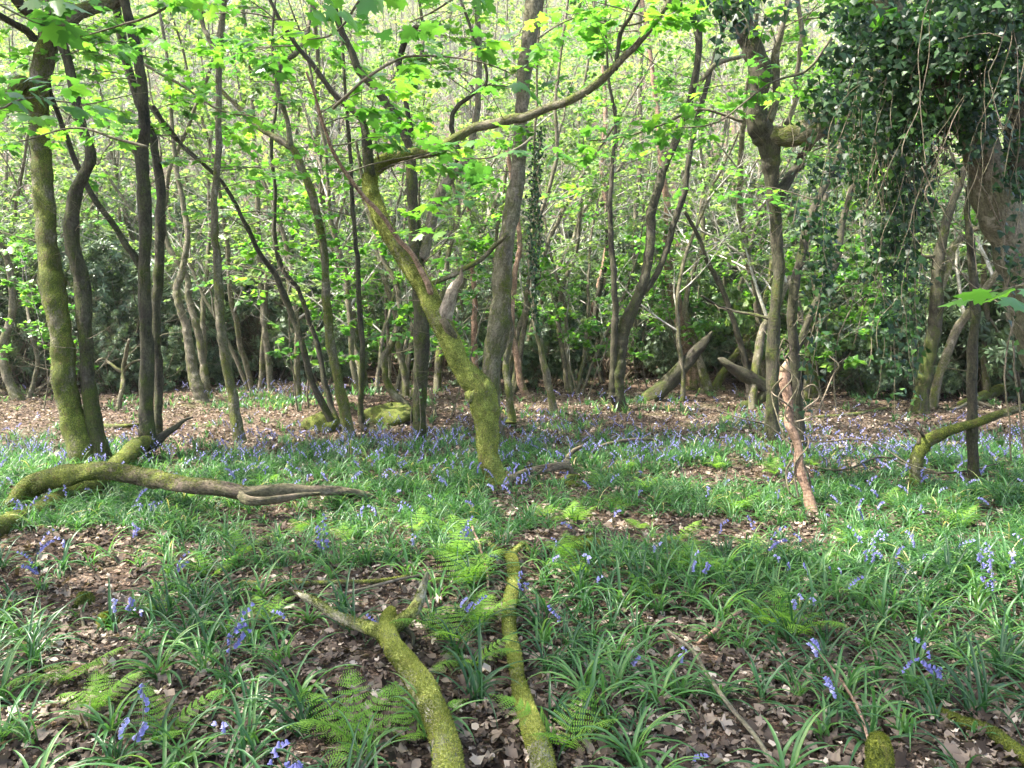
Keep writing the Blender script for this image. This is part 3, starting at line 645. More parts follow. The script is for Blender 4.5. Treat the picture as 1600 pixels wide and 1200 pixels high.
# 7 the dark many-limbed tree behind the main one
traced_tree('sycamore', 'dark trunk with ivy-gripped foot directly behind the leaning mossy tree', 'tree', [
    dict(p=[(652, 696, 22), (654, 655, 22), (658, 600, 26), (660, 540, 28), (658, 480, 28), (654, 420, 26), (646, 360, 22), (642, 300, 20), (640, 240, 17), (632, 205, 15), (612, 170, 14), (588, 140, 14), (560, 108, 13), (545, 75, 12), (530, 40, 12), (516, -15, 11)], moss=(.9, .1), ext=1.2, bark='bark_dark', knots=9, fuzz=3000),
    dict(par=0, p=[(658, 405, 20), (668, 370, 20), (680, 330, 19), (694, 292, 18), (722, 255, 16), (738, 215, 13), (744, 165, 11), (748, 110, 10), (748, 55, 9), (742, -15, 8)], moss=(.35, .1), bark='bark', dd=.5, ext=1.2),
    dict(par=0, p=[(642, 215, 10), (632, 160, 9), (622, 112, 10), (626, 85, 10), (636, 60, 10), (650, 46, 9), (660, 44, 5)], moss=(.3, .2), bark='bark_dark', dd=-.2),
    dict(par=0, p=[(624, 112, 8), (642, 104, 7), (656, 84, 7), (660, 50, 6), (655, 0, 5)], moss=(.5, .3), ext=1.4),
    dict(par=0, p=[(668, 447, 9), (695, 436, 9), (722, 420, 9), (752, 402, 9), (775, 382, 8), (792, 366, 8)], moss=(.8, .6), dd=.1),
    dict(par=1, p=[(700, 285, 9), (716, 240, 8), (706, 190, 8), (722, 165, 8), (740, 150, 7), (760, 125, 6), (740, 60, 5), (720, 0, 5)], moss=(.3, .1), ext=1.6, bark='bark_dark'),
], 107, 'bark', leaf='syc')

# 8 the tall thick trunk with cracked pink bark
traced_tree('sycamore', 'tall thick brown trunk with cracked bark, just right of the leaning mossy tree', 'tree', [
    dict(p=[(776, 690, 34), (770, 650, 30), (766, 600, 34), (770, 555, 38), (780, 505, 38), (786, 455, 35), (789, 400, 31), (796, 350, 30), (804, 300, 29), (808, 250, 24), (812, 200, 23), (817, 150, 25), (822, 90, 27), (830, 40, 29), (838, -20, 30)], moss=(.75, .15), bark='bark', ext=5.0, kids=(10, 6, 4), knots=12, rough=.07),
    dict(p=[(799, 648, 14), (793, 610, 14), (790, 570, 13), (798, 520, 12), (792, 470, 10)], moss=(.8, .6), d=12.4),
], 108, 'bark')

# 9 stems right of it
traced_tree('sycamore', 'two thin curved stems between the thick brown trunk and the forked tree', 'tree', [
    dict(p=[(866, 648, 16), (856, 600, 14), (846, 550, 12), (836, 500, 11), (832, 440, 9), (826, 380, 8), (850, 320, 7), (870, 250, 7), (868, 160, 6), (880, 60, 5), (890, -20, 5)], moss=(.7, .2), side=3, ext=2),
    dict(p=[(886, 610, 10), (880, 560, 10), (872, 510, 9), (880, 450, 8), (898, 400, 7), (906, 340, 7), (912, 260, 6), (904, 180, 6), (920, 90, 5), (930, -10, 4)], moss=(.5, .1), side=3, ext=2, bark='bark_grey'),
], 109, 'bark')

traced_tree('sycamore', 'dark Y-forked tree right of centre whose two stems spread above a mossy elbow', 'tree', [
    dict(p=[(967, 642, 26), (966, 600, 24), (968, 560, 24), (972, 522, 25), (984, 488, 23), (1000, 450, 20), (1010, 410, 17), (1016, 360, 17), (1022, 318, 17), (1034, 275, 16), (1048, 235, 14), (1066, 195, 13), (1080, 150, 13), (1090, 100, 12), (1093, 50, 11), (1090, -20, 10)], moss=(.7, .1), ext=4, bark='bark_dark', fuzz=2500, side=2, sl=1.2),
    dict(par=0, p=[(1000, 462, 13), (1020, 440, 11), (1036, 405, 11), (1050, 358, 11), (1068, 305, 11), (1076, 255, 10), (1085, 205, 9), (1098, 160, 9), (1112, 100, 8), (1130, 40, 7), (1145, -20, 6)], moss=(.2, .1), ext=3, bark='bark_dark', side=3, sl=1.2),
    dict(p=[(958, 610, 14), (958, 560, 13), (960, 500, 12), (958, 440, 11), (955, 380, 10), (953, 320, 9), (958, 250, 7), (962, 190, 6), (950, 120, 5), (945, 30, 4)], d=14.6, moss=(.2, 0), bark='bark_dark', side=4, sl=1.2, ext=2),
    dict(par=1, p=[(1095, 128, 8), (1120, 100, 9), (1150, 90, 8), (1175, 85, 6)], moss=(.5, .3)),
], 110, 'bark')

traced_tree('sycamore', 'pinkish leaning trunk with mossy roots behind the propped dead log', 'tree', [
    dict(p=[(1086, 606, 30), (1076, 560, 24), (1066, 515, 22), (1056, 470, 20), (1046, 430, 17), (1042, 390, 14), (1044, 330, 12), (1036, 270, 11), (1030, 200, 10), (1020, 120, 8), (1010, 40, 7), (1000, -20, 6)], moss=(.65, .1), bark='bark_red', ext=3, side=3, sl=1.4),
    dict(p=[(1104, 606, 20), (1092, 560, 14), (1080, 520, 12), (1070, 480, 10), (1080, 430, 9), (1100, 380, 8), (1096, 320, 8), (1110, 270, 7), (1130, 220, 6), (1140, 140, 5)], d=19.2, moss=(.7, .3), side=3, sl=1.4),
    dict(p=[(1172, 612, 12), (1166, 575, 11), (1158, 540, 11), (1146, 500, 10), (1134, 462, 10), (1120, 432, 9), (1104, 405, 8), (1092, 370, 7), (1070, 330, 6)], d=17, moss=(.3, .2), bark='bark_dark'),
    dict(p=[(1120, 602, 18), (1135, 575, 13), (1160, 540, 12), (1185, 500, 11), (1200, 450, 9), (1210, 380, 8)], d=19.6, moss=(.9, .7)),
], 111, 'bark_grey')

# 10 the ivy-clad trees at the right
traced_tree('sycamore', 'dark straight double trunk carrying a swollen elbow limb, under the ivy at the right', 'tree', [
    dict(p=[(1206, 694, 28), (1206, 640, 23), (1208, 580, 22), (1211, 510, 21), (1213, 440, 20), (1212, 380, 20), (1210, 330, 21), (1206, 285, 23), (1202, 250, 30), (1198, 215, 42), (1184, 185, 38), (1184, 150, 34), (1188, 115, 36), (1176, 75, 34), (1162, 35, 33), (1150, -20, 33)], moss=(.7, .3), ext=3.5, rough=.09, lump=.10, knots=10, bark='bark_dark'),
    dict(p=[(1251, 690, 22), (1247, 640, 18), (1242, 580, 18), (1238, 520, 18), (1240, 460, 17), (1250, 400, 15), (1262, 350, 14), (1285, 300, 13), (1310, 250, 12), (1330, 200, 12)], d=9.3, moss=(.5, .3), bark='bark_dark', dd=-.2),
    dict(par=0, p=[(1206, 214, 36), (1238, 214, 36), (1275, 200, 38), (1312, 178, 40), (1345, 150, 40), (1375, 120, 40)], moss=(.75, .4), dd=-.9, rough=.1, lump=.1, fuzz=6000, bark='bark', name='limb', label='thick mossy elbow limb'),
    dict(par=0, p=[(1228, 195, 9), (1238, 165, 8), (1247, 120, 9), (1254, 70, 9), (1250, 20, 8), (1246, -20, 8)], moss=(.1, 0), bark='bark', ext=1.2),
    dict(par=0, p=[(1200, 190, 18), (1214, 150, 14), (1212, 95, 13), (1222, 40, 11), (1236, -20, 9)], moss=(.5, .2), bark='bark', ext=1.5, lump=.1),
    dict(par=0, p=[(1208, 310, 16), (1232, 275, 15), (1256, 245, 14), (1272, 215, 14)], moss=(.4, .2), bark='bark_dark'),
    dict(par=0, p=[(1215, 330, 9), (1228, 300, 9), (1240, 270, 8), (1250, 240, 8)], moss=(.3, 0), bark='bark_dark'),
    dict(par=0, p=[(1206, 500, 7), (1180, 492, 6), (1150, 486, 5), (1125, 476, 5), (1096, 462, 4)], moss=(.4, .2), bark='bark_dark', dd=.4),
], 112, 'bark')

BIG, big_b = traced_tree('ivy_clad_sycamore', 'massive trunk at the right edge arching up and left under a mass of dark ivy', 'tree', [
    dict(p=[(1720, 775, 90), (1690, 690, 80), (1650, 600, 74), (1622, 520, 72), (1598, 440, 70), (1574, 370, 68), (1552, 310, 68), (1538, 255, 62), (1520, 200, 58), (1492, 150, 56), (1455, 105, 54), (1418, 60, 52), (1390, 15, 50), (1375, -40, 48)], d=6.3, dd=-.4, drift=.1, moss=(.3, .1), bark='bark_grey', rough=.08, lump=.08, knots=12, ext=3.5, flute=.1),
    dict(par=0, p=[(1575, 330, 34), (1592, 250, 40), (1600, 150, 40), (1602, 50, 40), (1596, -40, 38)], moss=(.2, 0), bark='bark_dark', dd=-.3, ext=3),
], 113, 'bark')

traced_tree('sycamore', 'dark curved trunk with mossy flared foot in the leaf litter right of the hanging ivy', 'tree', [
    dict(p=[(1436, 645, 34), (1440, 610, 25), (1446, 575, 24), (1456, 535, 24), (1462, 495, 23), (1465, 450, 22), (1466, 410, 20), (1474, 370, 17), (1484, 330, 14), (1500, 290, 12), (1510, 240, 10), (1500, 170, 9)], moss=(.9, .25), bark='bark_dark', side=2, fuzz=2500),
    dict(par=0, p=[(1468, 455, 12), (1480, 420, 13), (1490, 385, 12), (1510, 365, 10), (1530, 355, 8)], moss=(.7, .4)),
    dict(par=0, p=[(1462, 400, 8), (1440, 402, 7), (1425, 390, 6), (1410, 380, 4)], moss=(.3, .1), bark='bark_dark'),
], 114, 'bark')
traced_tree('sycamore', 'yellow-mossy leaning stems behind the dark curved trunk at the right', 'tree', [
    dict(p=[(1456, 600, 18), (1462, 570, 15), (1472, 530, 15), (1486, 490, 16), (1500, 450, 14), (1510, 400, 10), (1520, 340, 9)], moss=(1.1, .9), side=2),
    dict(p=[(1468, 600, 12), (1474, 560, 10), (1482, 520, 10), (1490, 490, 9)], d=19.6, moss=(1, .9)),
], 115, 'bark_grey')
traced_tree('sycamore', 'slender straight grey-green trunk in front of the massive tree at the right', 'tree', [
    dict(p=[(1526, 768, 22), (1523, 720, 19), (1520, 660, 18), (1517, 590, 17), (1517, 520, 16), (1518, 450, 15), (1516, 395, 14), (1512, 330, 11), (1518, 270, 10), (1530, 200, 9), (1540, 120, 8), (1535, 20, 7)], moss=(.5, .35), bark='bark_dark', fuzz=1200, drift=.1),
], 116, 'bark_dark')
traced_tree('elder', 'low mossy stem curving out of the ground to the right beneath the slender trunk', 'tree', [
    dict(p=[(1437, 762, 24), (1431, 735, 22), (1434, 708, 24), (1448, 690, 22), (1475, 677, 18), (1510, 664, 16), (1550, 652, 15), (1590, 640, 13), (1640, 625, 11)], moss=(.9, .8), dd=-.4, drift=.05, fuzz=6000, thr=.45, lump=.06),
    dict(par=0, p=[(1436, 694, 8), (1438, 678, 6), (1440, 668, 3)], moss=(.3, 0), bark='deadwood', name='stub'),
], 117, 'bark_grey')

# 11 slimmer trees that can be told apart further back
more = [
 ('curled stems meeting in a bright green knot behind the moss mounds', 201, 'bark', [dict(p=[(634, 632, 16), (612, 610, 13), (600, 585, 12), (600, 560, 13), (616, 530, 12), (624, 480, 10), (618, 440, 9), (600, 410, 8), (590, 370, 7), (570, 300, 7), (556, 220, 5)], moss=(.8, .5), side=4, sl=1.2),
   dict(p=[(640, 632, 14), (650, 600, 11), (668, 570, 10), (682, 520, 9), (690, 470, 9), (700, 400, 8), (716, 330, 7), (700, 260, 6)], d=16.5, moss=(.8, .4), side=3, sl=1.2), dict(p=[(636, 632, 14), (634, 590, 12), (626, 550, 12), (622, 500, 11), (604, 440, 9), (590, 395, 9), (578, 340, 8), (560, 290, 7)], d=16.8, moss=(.8, .4))]),
 ('grey straight trunk between the fan of stems and the banded trunk', 202, 'bark_grey', [dict(p=[(424, 612, 12), (418, 560, 11), (412, 500, 11), (408, 440, 10), (405, 380, 9), (402, 300, 9), (398, 220, 8), (392, 120, 7), (380, 20, 6), (374, -20, 6)], moss=(.4, .1), side=2, ext=2)]),
 ('stem with a mossy foot tilted beside the curved pair of thin stems', 203, 'bark_red', [dict(p=[(822, 622, 16), (812, 590, 13), (804, 550, 12), (800, 500, 11), (804, 440, 10), (812, 380, 9), (804, 300, 8), (792, 230, 7)], moss=(.6, .1), side=2)]),
 ('brown leaning trunk seen in the gap left of the Y-forked tree', 204, 'bark_red', [dict(p=[(900, 590, 20), (912, 560, 18), (925, 520, 17), (932, 470, 15), (944, 420, 13), (952, 350, 11), (940, 270, 9), (946, 180, 8), (940, 80, 6)], moss=(.3, .0), side=2, ext=2)]),
 ('mossy stem in the undergrowth right of the dark double trunk', 205, 'bark_grey', [dict(p=[(1272, 622, 24), (1270, 580, 20), (1268, 530, 18), (1276, 480, 15), (1290, 440, 14), (1306, 400, 12), (1316, 350, 11), (1330, 290, 10), (1340, 220, 9)], moss=(.9, .4), side=3), dict(p=[(1258, 622, 12), (1262, 560, 10), (1252, 500, 10), (1246, 470, 9)], moss=(.7, .4), d=17.5)]),
 ('tilted dark stem crossing behind the hanging ivy', 206, 'bark_dark', [dict(p=[(1238, 560, 14), (1256, 520, 12), (1276, 470, 13), (1296, 430, 13), (1310, 395, 13), (1318, 340, 10), (1340, 270, 8)], air=1, d=13, moss=(.4, .2), side=1)]),
 ('mossy crooked stem reaching over the dark bushes at the far left', 207, 'bark', [dict(p=[(30, 625, 20), (14, 590, 16), (6, 540, 14), (20, 480, 12), (14, 420, 11), (-4, 360, 10)], moss=(.7, .4), side=3), dict(p=[(44, 625, 10), (52, 600, 8), (60, 560, 7), (50, 520, 6), (40, 460, 5)], moss=(.4, .2), d=18)]),
 ('little bent bush-like tree with crooked twigs on the open litter at the left', 208, 'bark', [dict(p=[(186, 642, 9), (190, 610, 8), (192, 580, 8), (196, 556, 7), (202, 530, 4)], moss=(.8, .4)), dict(par=0, p=[(192, 582, 6), (176, 570, 5), (164, 560, 4), (150, 566, 3)]), dict(par=0, p=[(193, 578, 5), (208, 565, 4), (222, 562, 3)])]),
 ('pale trunk high behind the arching limb, bare of branches low down', 209, 'bark_grey', [dict(p=[(985, 560, 11), (988, 480, 10), (992, 400, 10), (996, 320, 9), (1000, 240, 9), (1000, 160, 8), (1002, 80, 8), (1000, 0, 7), (998, -30, 7)], moss=(.1, .0), d=24, ext=2)]),
 ('pinkish bare trunk between the brown leaning trunk and the pair of curved stems', 210, 'bark_red', [dict(p=[(744, 580, 12), (740, 520, 11), (742, 470, 10), (736, 400, 9), (732, 330, 8), (740, 260, 7)], moss=(.1, .0), d=19, side=2)]),
 ('thin leaning stem rising across the gap under the arching limb', 211, 'bark_dark', [dict(p=[(940, 600, 11), (936, 550, 9), (930, 500, 9), (940, 440, 9), (948, 400, 8), (950, 330, 7), (956, 260, 7), (966, 200, 6), (948, 120, 5), (930, 40, 5)], moss=(.4, .1), side=4, sl=1.2)]),
]
for lb, sd, bk, st in more: traced_tree('sycamore', lb, 'tree', st, sd, bk, group='young sycamores in the middle distance', tpl=SYC0)

# ------------------------------------------------------------------ background trees (real individuals, shared meshes)
def proto_tree(seed, kind):
    rng = np.random.default_rng(seed); tr = MB(); cr = MB(); tips = []
    nst = {'single': 1, 'coppice': rng.integers(3, 5), 'pale': 1, 'sapling': 2, 'leafy': 1}[kind]
    H = {'single': 9.5, 'coppice': 8.5, 'pale': 11, 'sapling': 3.6, 'leafy': 10}[kind]; r0 = {'single': .085, 'coppice': .06, 'pale': .09, 'sapling': .018, 'leafy': .12}[kind]
    for q in range(nst):
        out = []; a = rng.uniform(0, 6.28); lean = rng.uniform(.05, .2) if nst == 1 else rng.uniform(.2, .5)
        d = unit(np.array([math.cos(a) * lean, math.sin(a) * lean, 1]))
        kids = {'single': (16, 10, 6), 'coppice': (10, 8, 6), 'pale': (16, 11, 7), 'sapling': (8, 5, 3), 'leafy': (15, 9, 5)}[kind]
        grow(np.array([math.cos(a), math.sin(a), 0]) * (.1 if nst > 1 else 0) - np.array([0, 0, .2]), d, H * rng.uniform(.85, 1.1), r0 * rng.uniform(.8, 1.2), 0, out, tips, rng, up=.07, wig=.17 if kind != 'pale' else .07, kids=kids, ratio={'sapling': .33, 'leafy': .42}.get(kind, .30), step=.35 if kind != 'sapling' else .2, first=.22 if kind != 'leafy' else .5, flat=.12)
        for C, r, l in out:
            if l == 0:
                X_, r2, m = resample(C, r, np.linspace(.6, .1, len(C)), .2, .02, rng); tube(tr, X_, r2, 9, .07, m, 0, rng=rng, knots=5, cap=False, flute=.1)
            else: tube(cr, C, np.maximum(r, [0, .006, .0035, .0022][l] if kind != 'sapling' else .0018), 5 if l == 1 else 3, 0, .15 if l == 1 else 0, 0, rng=rng, cap=False)
    leaf_sprays(cr, tips, rng, (.09, .14), 3 if kind != 'sapling' else 4, SYC0, 1, {'single': .22, 'coppice': .24, 'pale': .05, 'sapling': .5, 'leafy': .7}[kind], .3, vbase=.1)
    lab, bk = {'single': ('slim sycamore with bright spring leaves among the trees further back', 'bark_grey' if seed % 2 else 'bark'), 'coppice': ('many-stemmed thin sycamore with spreading leafy stems further back in the wood', 'bark'),
               'leafy': ('unseen broad-crowned sycamore added beside the viewer to shade the clearing', 'bark'), 'pale': ('tall pale-barked nearly bare tree far back on the slope', 'bark_grey'), 'sapling': ('small leafy sycamore sapling under the taller trees', 'twig')}[kind]
    nm = 'sapling' if kind == 'sapling' else 'sycamore' if kind != 'pale' else 'bare_tree'
    grp = {'single': 'slim sycamores further back', 'coppice': 'many-stemmed sycamores further back', 'pale': 'pale bare trees on the slope', 'sapling': 'leafy saplings', 'leafy': 'unseen shade trees added beside the viewer'}[kind]
    t = thing(nm, lab, 'tree', (0, -200, 0), grp)
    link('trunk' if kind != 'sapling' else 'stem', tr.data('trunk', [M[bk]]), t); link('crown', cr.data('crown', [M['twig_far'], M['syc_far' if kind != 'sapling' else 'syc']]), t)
    return t

protos = {k: [] for k in ('single', 'coppice', 'pale', 'sapling', 'leafy')}
for s_, k_ in ((1, 'single'), (2, 'single'), (3, 'single'), (4, 'single'), (5, 'coppice'), (6, 'coppice'), (7, 'coppice'), (8, 'pale'), (9, 'pale'), (11, 'sapling'), (12, 'sapling'), (13, 'sapling'), (14, 'leafy'), (15, 'leafy')):
    protos[k_].append(proto_tree(300 + s_, k_))
used = set()
def place(pr, x, y, rz, sc, label=None):
    z = float(hgt(x, y))
    if pr.name in used: return copy_tree(pr, None, (x, y, z), rz, sc, label)
    used.add(pr.name); pr.location = (x, y, z); pr.rotation_euler = (0, 0, rz); pr.scale = (sc, sc, sc)
    if label: pr['label'] = label
    return pr
rg = np.random.default_rng(5); taken = []
def spots(n, ylo, yhi, gap, pw=1.0, keep=None):
    res = []; tries = 0
    while len(res) < n and tries < 9000:
        tries += 1; x, y = ground_points(1, ylo, yhi, rg, pw); x, y = x[0], y[0]
        if any((x - a) ** 2 + (y - b) ** 2 < gap * gap for a, b in taken): continue
        if keep and not keep(x, y): continue
        taken.append((x, y)); res.append((x, y))
    return res
for x, y in spots(38, 14.5, 25, 1.2):
    k = rg.choice(['single', 'coppice', 'single']); place(protos[k][rg.integers(len(protos[k]))], x, y, rg.uniform(0, 6.28), rg.uniform(.8, 1.2))
for x, y in spots(90, 25, 46, 1.4):
    k = rg.choice(['single', 'coppice', 'single', 'pale', 'pale']); place(protos[k][rg.integers(len(protos[k]))], x, y, rg.uniform(0, 6.28), rg.uniform(1.0, 1.5))
for x, y in spots(110, 46, 95, 2.0):
    k = rg.choice(['single', 'coppice', 'pale', 'pale']); place(protos[k][rg.integers(len(protos[k]))], x, y, rg.uniform(0, 6.28), rg.uniform(1.1, 1.7))
sap = [(470, 640, 1.0), (690, 650, .9), (905, 620, 1.0), (1300, 640, 1.1), (60, 640, .9), (1010, 610, 1.1), (1500, 620, 1.0), (850, 606, 1.2), (1200, 606, 1.2), (640, 606, 1.2), (1350, 604, 1.2), (540, 604, 1.2), (1080, 602, 1.3), (960, 601, 1.2)]
for (px, py, s_) in sap:
    g = gp(px, py); place(protos['sapling'][rg.integers(3)], g[0], g[1], rg.uniform(0, 6.28), s_)
# unseen trees added beside and behind the viewer so their crowns shade the clearing
for (x, y, s_, rz_) in [(-5.1, 4.9, 1.0, .3), (-4.6, 2.5, 1.35, 2.4), (-3.2, .6, 1.2, 2.0), (5.2, 1.2, .9, 1.0), (-9.0, 6.0, 1.5, 4.0)]:
    place(protos['leafy'][int(x * 10) % 2], x, y, rz_, s_)

def squash(m):
    for nm in ('T', 'Q'):
        L_ = getattr(m, nm); mats = sorted({k for _, k in L_}); setattr(m, nm, [(np.concatenate([f for f, k in L_ if k == q]), q) for q in mats])
def far_wood():
    rng = np.random.default_rng(61); tw_ = MB(); n = 900
    y = 90 + 170 * rng.uniform(0, 1, n) ** 1.2; x = rng.uniform(-1, 1, n) * (y * .78)
    base = []
    for q in range(5):
        m = MB(); out = []; tips = []; grow(np.array([0, 0, -.3]), np.array([rng.normal(0, .1), rng.normal(0, .1), 1]), 11, .13, 0, out, tips, rng, up=.07, wig=.14, kids=(22, 12), ratio=.32, maxl=2, step=.9, first=.15)
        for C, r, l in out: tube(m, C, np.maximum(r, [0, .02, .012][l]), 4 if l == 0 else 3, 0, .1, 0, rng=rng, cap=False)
        leaf_sprays(m, tips, rng, (.14, .26), 3, SYC0, 1, .35, .3, vbase=.0); squash(m); base.append(m)
    for i in range(n):
        m = base[i % 5]; a = rng.uniform(0, 6.28); s_ = rng.uniform(.9, 1.5); c_, q_ = math.cos(a) * s_, math.sin(a) * s_; V = np.concatenate(m.V); nv = len(V); dv = rng.uniform(-.2, .2)
        W = np.stack([V[:, 0] * c_ - V[:, 1] * q_ + x[i], V[:, 0] * q_ + V[:, 1] * c_ + y[i], V[:, 2] * s_ + float(hgt(x[i], y[i]))], -1); n0 = tw_.n
        tw_.V.append(W); tw_.var.append(np.clip(np.concatenate(m.var) + dv, 0, 1)); tw_.moss.append(np.concatenate(m.moss)); tw_.bco.append(V); tw_.n += nv
        for A, B in ((m.T, tw_.T), (m.Q, tw_.Q)):
            for f_, mt in A[:]: B.append((f_ + n0, mt))
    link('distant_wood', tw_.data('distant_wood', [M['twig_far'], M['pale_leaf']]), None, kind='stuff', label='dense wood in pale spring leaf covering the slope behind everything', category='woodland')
def squash(m):
    for nm in ('T', 'Q'):
        L_ = getattr(m, nm); mats = sorted({k for _, k in L_}); setattr(m, nm, [(np.concatenate([f for f, k in L_ if k == q]), q) for q in mats])
far_wood()

# ------------------------------------------------------------------ evergreen bushes and brambles
def proto_bush(seed, kind):
    rng = np.random.default_rng(seed); st = MB(); lf = MB(); tips = []; out = []
    for q in range(8):
        a = rng.uniform(0, 6.28); grow(np.array([math.cos(a), math.sin(a), 0]) * rng.uniform(0, .5), unit(np.array([math.cos(a) * 1.1, math.sin(a) * 1.1, rng.uniform(.5, 1.6)])), rng.uniform(1.6, 3.1), rng.uniform(.018, .03), 0, out, tips, rng, up=.12, wig=.35, kids=(8, 5, 4), ratio=.45, step=.25, first=.15)
    for C, r, l in out: tube(st, C, np.maximum(r, .003), 6 if l == 0 else 3, 0, .3, 0, rng=rng, cap=False)
    pos = []; fw = []; no = []; sz = []; vr = []
    if kind != 'dead':
        for C in tips:
            if rng.random() < .12: continue
            tv = np.clip(rng.normal(.45, .25), 0, 1)
            for e in (len(C) - 1, len(C) // 2):
                T = unit(C[e] - C[e - 1]); k = rng.integers(5, 9); a0 = rng.uniform(0, 6.28); u = unit(np.cross(T, [0.3, .2, 1])); v = np.cross(T, u)
                for j in range(k):
                    a = a0 + j / k * 6.283; f = unit((u * math.cos(a) + v * math.sin(a)) + T * .35 + np.array([0, 0, -.15])); pos.append(C[e]); fw.append(f); no.append(T + rng.normal(0, .2, 3)); sz.append(rng.uniform(.10, .16) * (1 if kind == 'rhodo' else .8)); vr.append(np.clip(tv + rng.normal(0, .15), 0, 1))
        scatter(lf, RHO if kind == 'rhodo' else SYC0, np.array(pos), np.array(fw), np.array(no), np.array(sz), 0, np.array(vr), rng)
    nm, lab, g = {'rhodo': ('rhododendron', 'dark evergreen rhododendron bush with glossy leaves at the back of the clearing', 'rhododendron bushes behind the clearing'),
                  'green': ('leafy_bush', 'fresh green leafy bush in the undergrowth at the back of the clearing', 'green bushes in the undergrowth'),
                  'dead': ('dead_bush', 'grey tangle of bare dead twigs in the undergrowth', 'bare twiggy tangles')}[kind]
    t = thing(nm, lab, 'bush', (0, -200, 0), g); link('stem', st.data('stem', [M['twig' if kind != 'dead' else 'deadwood']]), t)
    if kind != 'dead': link('foliage', lf.data('foliage', [M['rhodo' if kind == 'rhodo' else 'syc_far']]), t)
    return t
bush = {k: [proto_bush(s_, k) for s_ in ss] for k, ss in (('rhodo', (401, 402, 403)), ('green', (411, 412)), ('dead', (421, 422)))}
for (px, d, s_) in [(-60, 20, 1.0), (20, 21, 1.1), (90, 23, 1.1), (160, 21.5, 1.0), (230, 23, 1.2), (300, 22, .9), (370, 24, 1.1), (450, 26, 1), (540, 25, 1), (660, 27, .9), (760, 27, 1.1), (850, 26, 1), (930, 27, 1.1), (1010, 25, 1.2), (1070, 26, 1.1), (1150, 25, 1.3),
                     (1240, 24, 1.1), (1330, 23, 1.2), (1420, 21, 1.1), (1500, 19, 1.2), (1570, 18, 1.2), (1640, 17, 1.2), (1540, 22, 1.5), (1390, 26, 1.5), (60, 27, 1.5), (180, 28, 1.5), (320, 29, 1.4), (1000, 31, 1.4), (1130, 31, 1.5), (700, 33, 1.3), (860, 34, 1.3), (560, 34, 1.4), (1270, 30, 1.5), (-30, 26, 1.6), (1480, 28, 1.6), (1620, 25, 1.6)]:
    x = (px - 800) / F * d; place(bush['rhodo'][rg.integers(3)], x, d + .6, rg.uniform(0, 6.28), s_ * rg.uniform(1.05, 1.6))
for i_ in range(26):
    px = rg.uniform(-60, 1660); d = rg.uniform(19.5, 24) if px < 1300 else rg.uniform(16.5, 20); x = (px - 800) / F * d
    place(bush['rhodo'][rg.integers(3)], x, d, rg.uniform(0, 6.28), rg.uniform(.35, .7))
for (px, d, s_) in [(620, 25, .9), (1190, 21, .9), (1290, 19, 1.0), (1460, 24, 1.3), (720, 30, 1.3), (1100, 29, 1.6), (240, 30, 1.6), (940, 38, 1.6), (400, 38, 1.8), (620, 40, 1.8), (1260, 36, 1.9), (1420, 33, 1.9), (60, 35, 1.9), (800, 44, 1.9), (1050, 45, 1.9)]:
    x = (px - 800) / F * d; place(bush['green'][rg.integers(2)], x, d, rg.uniform(0, 6.28), s_ * rg.uniform(.85, 1.1))
for (px, d, s_) in [(30, 18.5, .9), (180, 19.5, .9), (430, 24, 1.3), (350, 25, 1.4), (520, 28, 1.5), (700, 25, 1.1), (960, 24, 1.0), (1120, 23, 1.3), (1250, 18, 1.0), (1330, 20, 1.1), (1180, 28, 1.8), (1060, 34, 2.0), (880, 36, 2.0), (300, 34, 2.0), (1180, 40, 2.6), (960, 48, 2.6), (560, 46, 2.6), (760, 52, 2.6), (200, 45, 2.6), (1380, 40, 2.6)]:
    x = (px - 800) / F * d; place(bush['dead'][rg.integers(2)], x, d, rg.uniform(0, 6.28), s_ * rg.uniform(.85, 1.1))

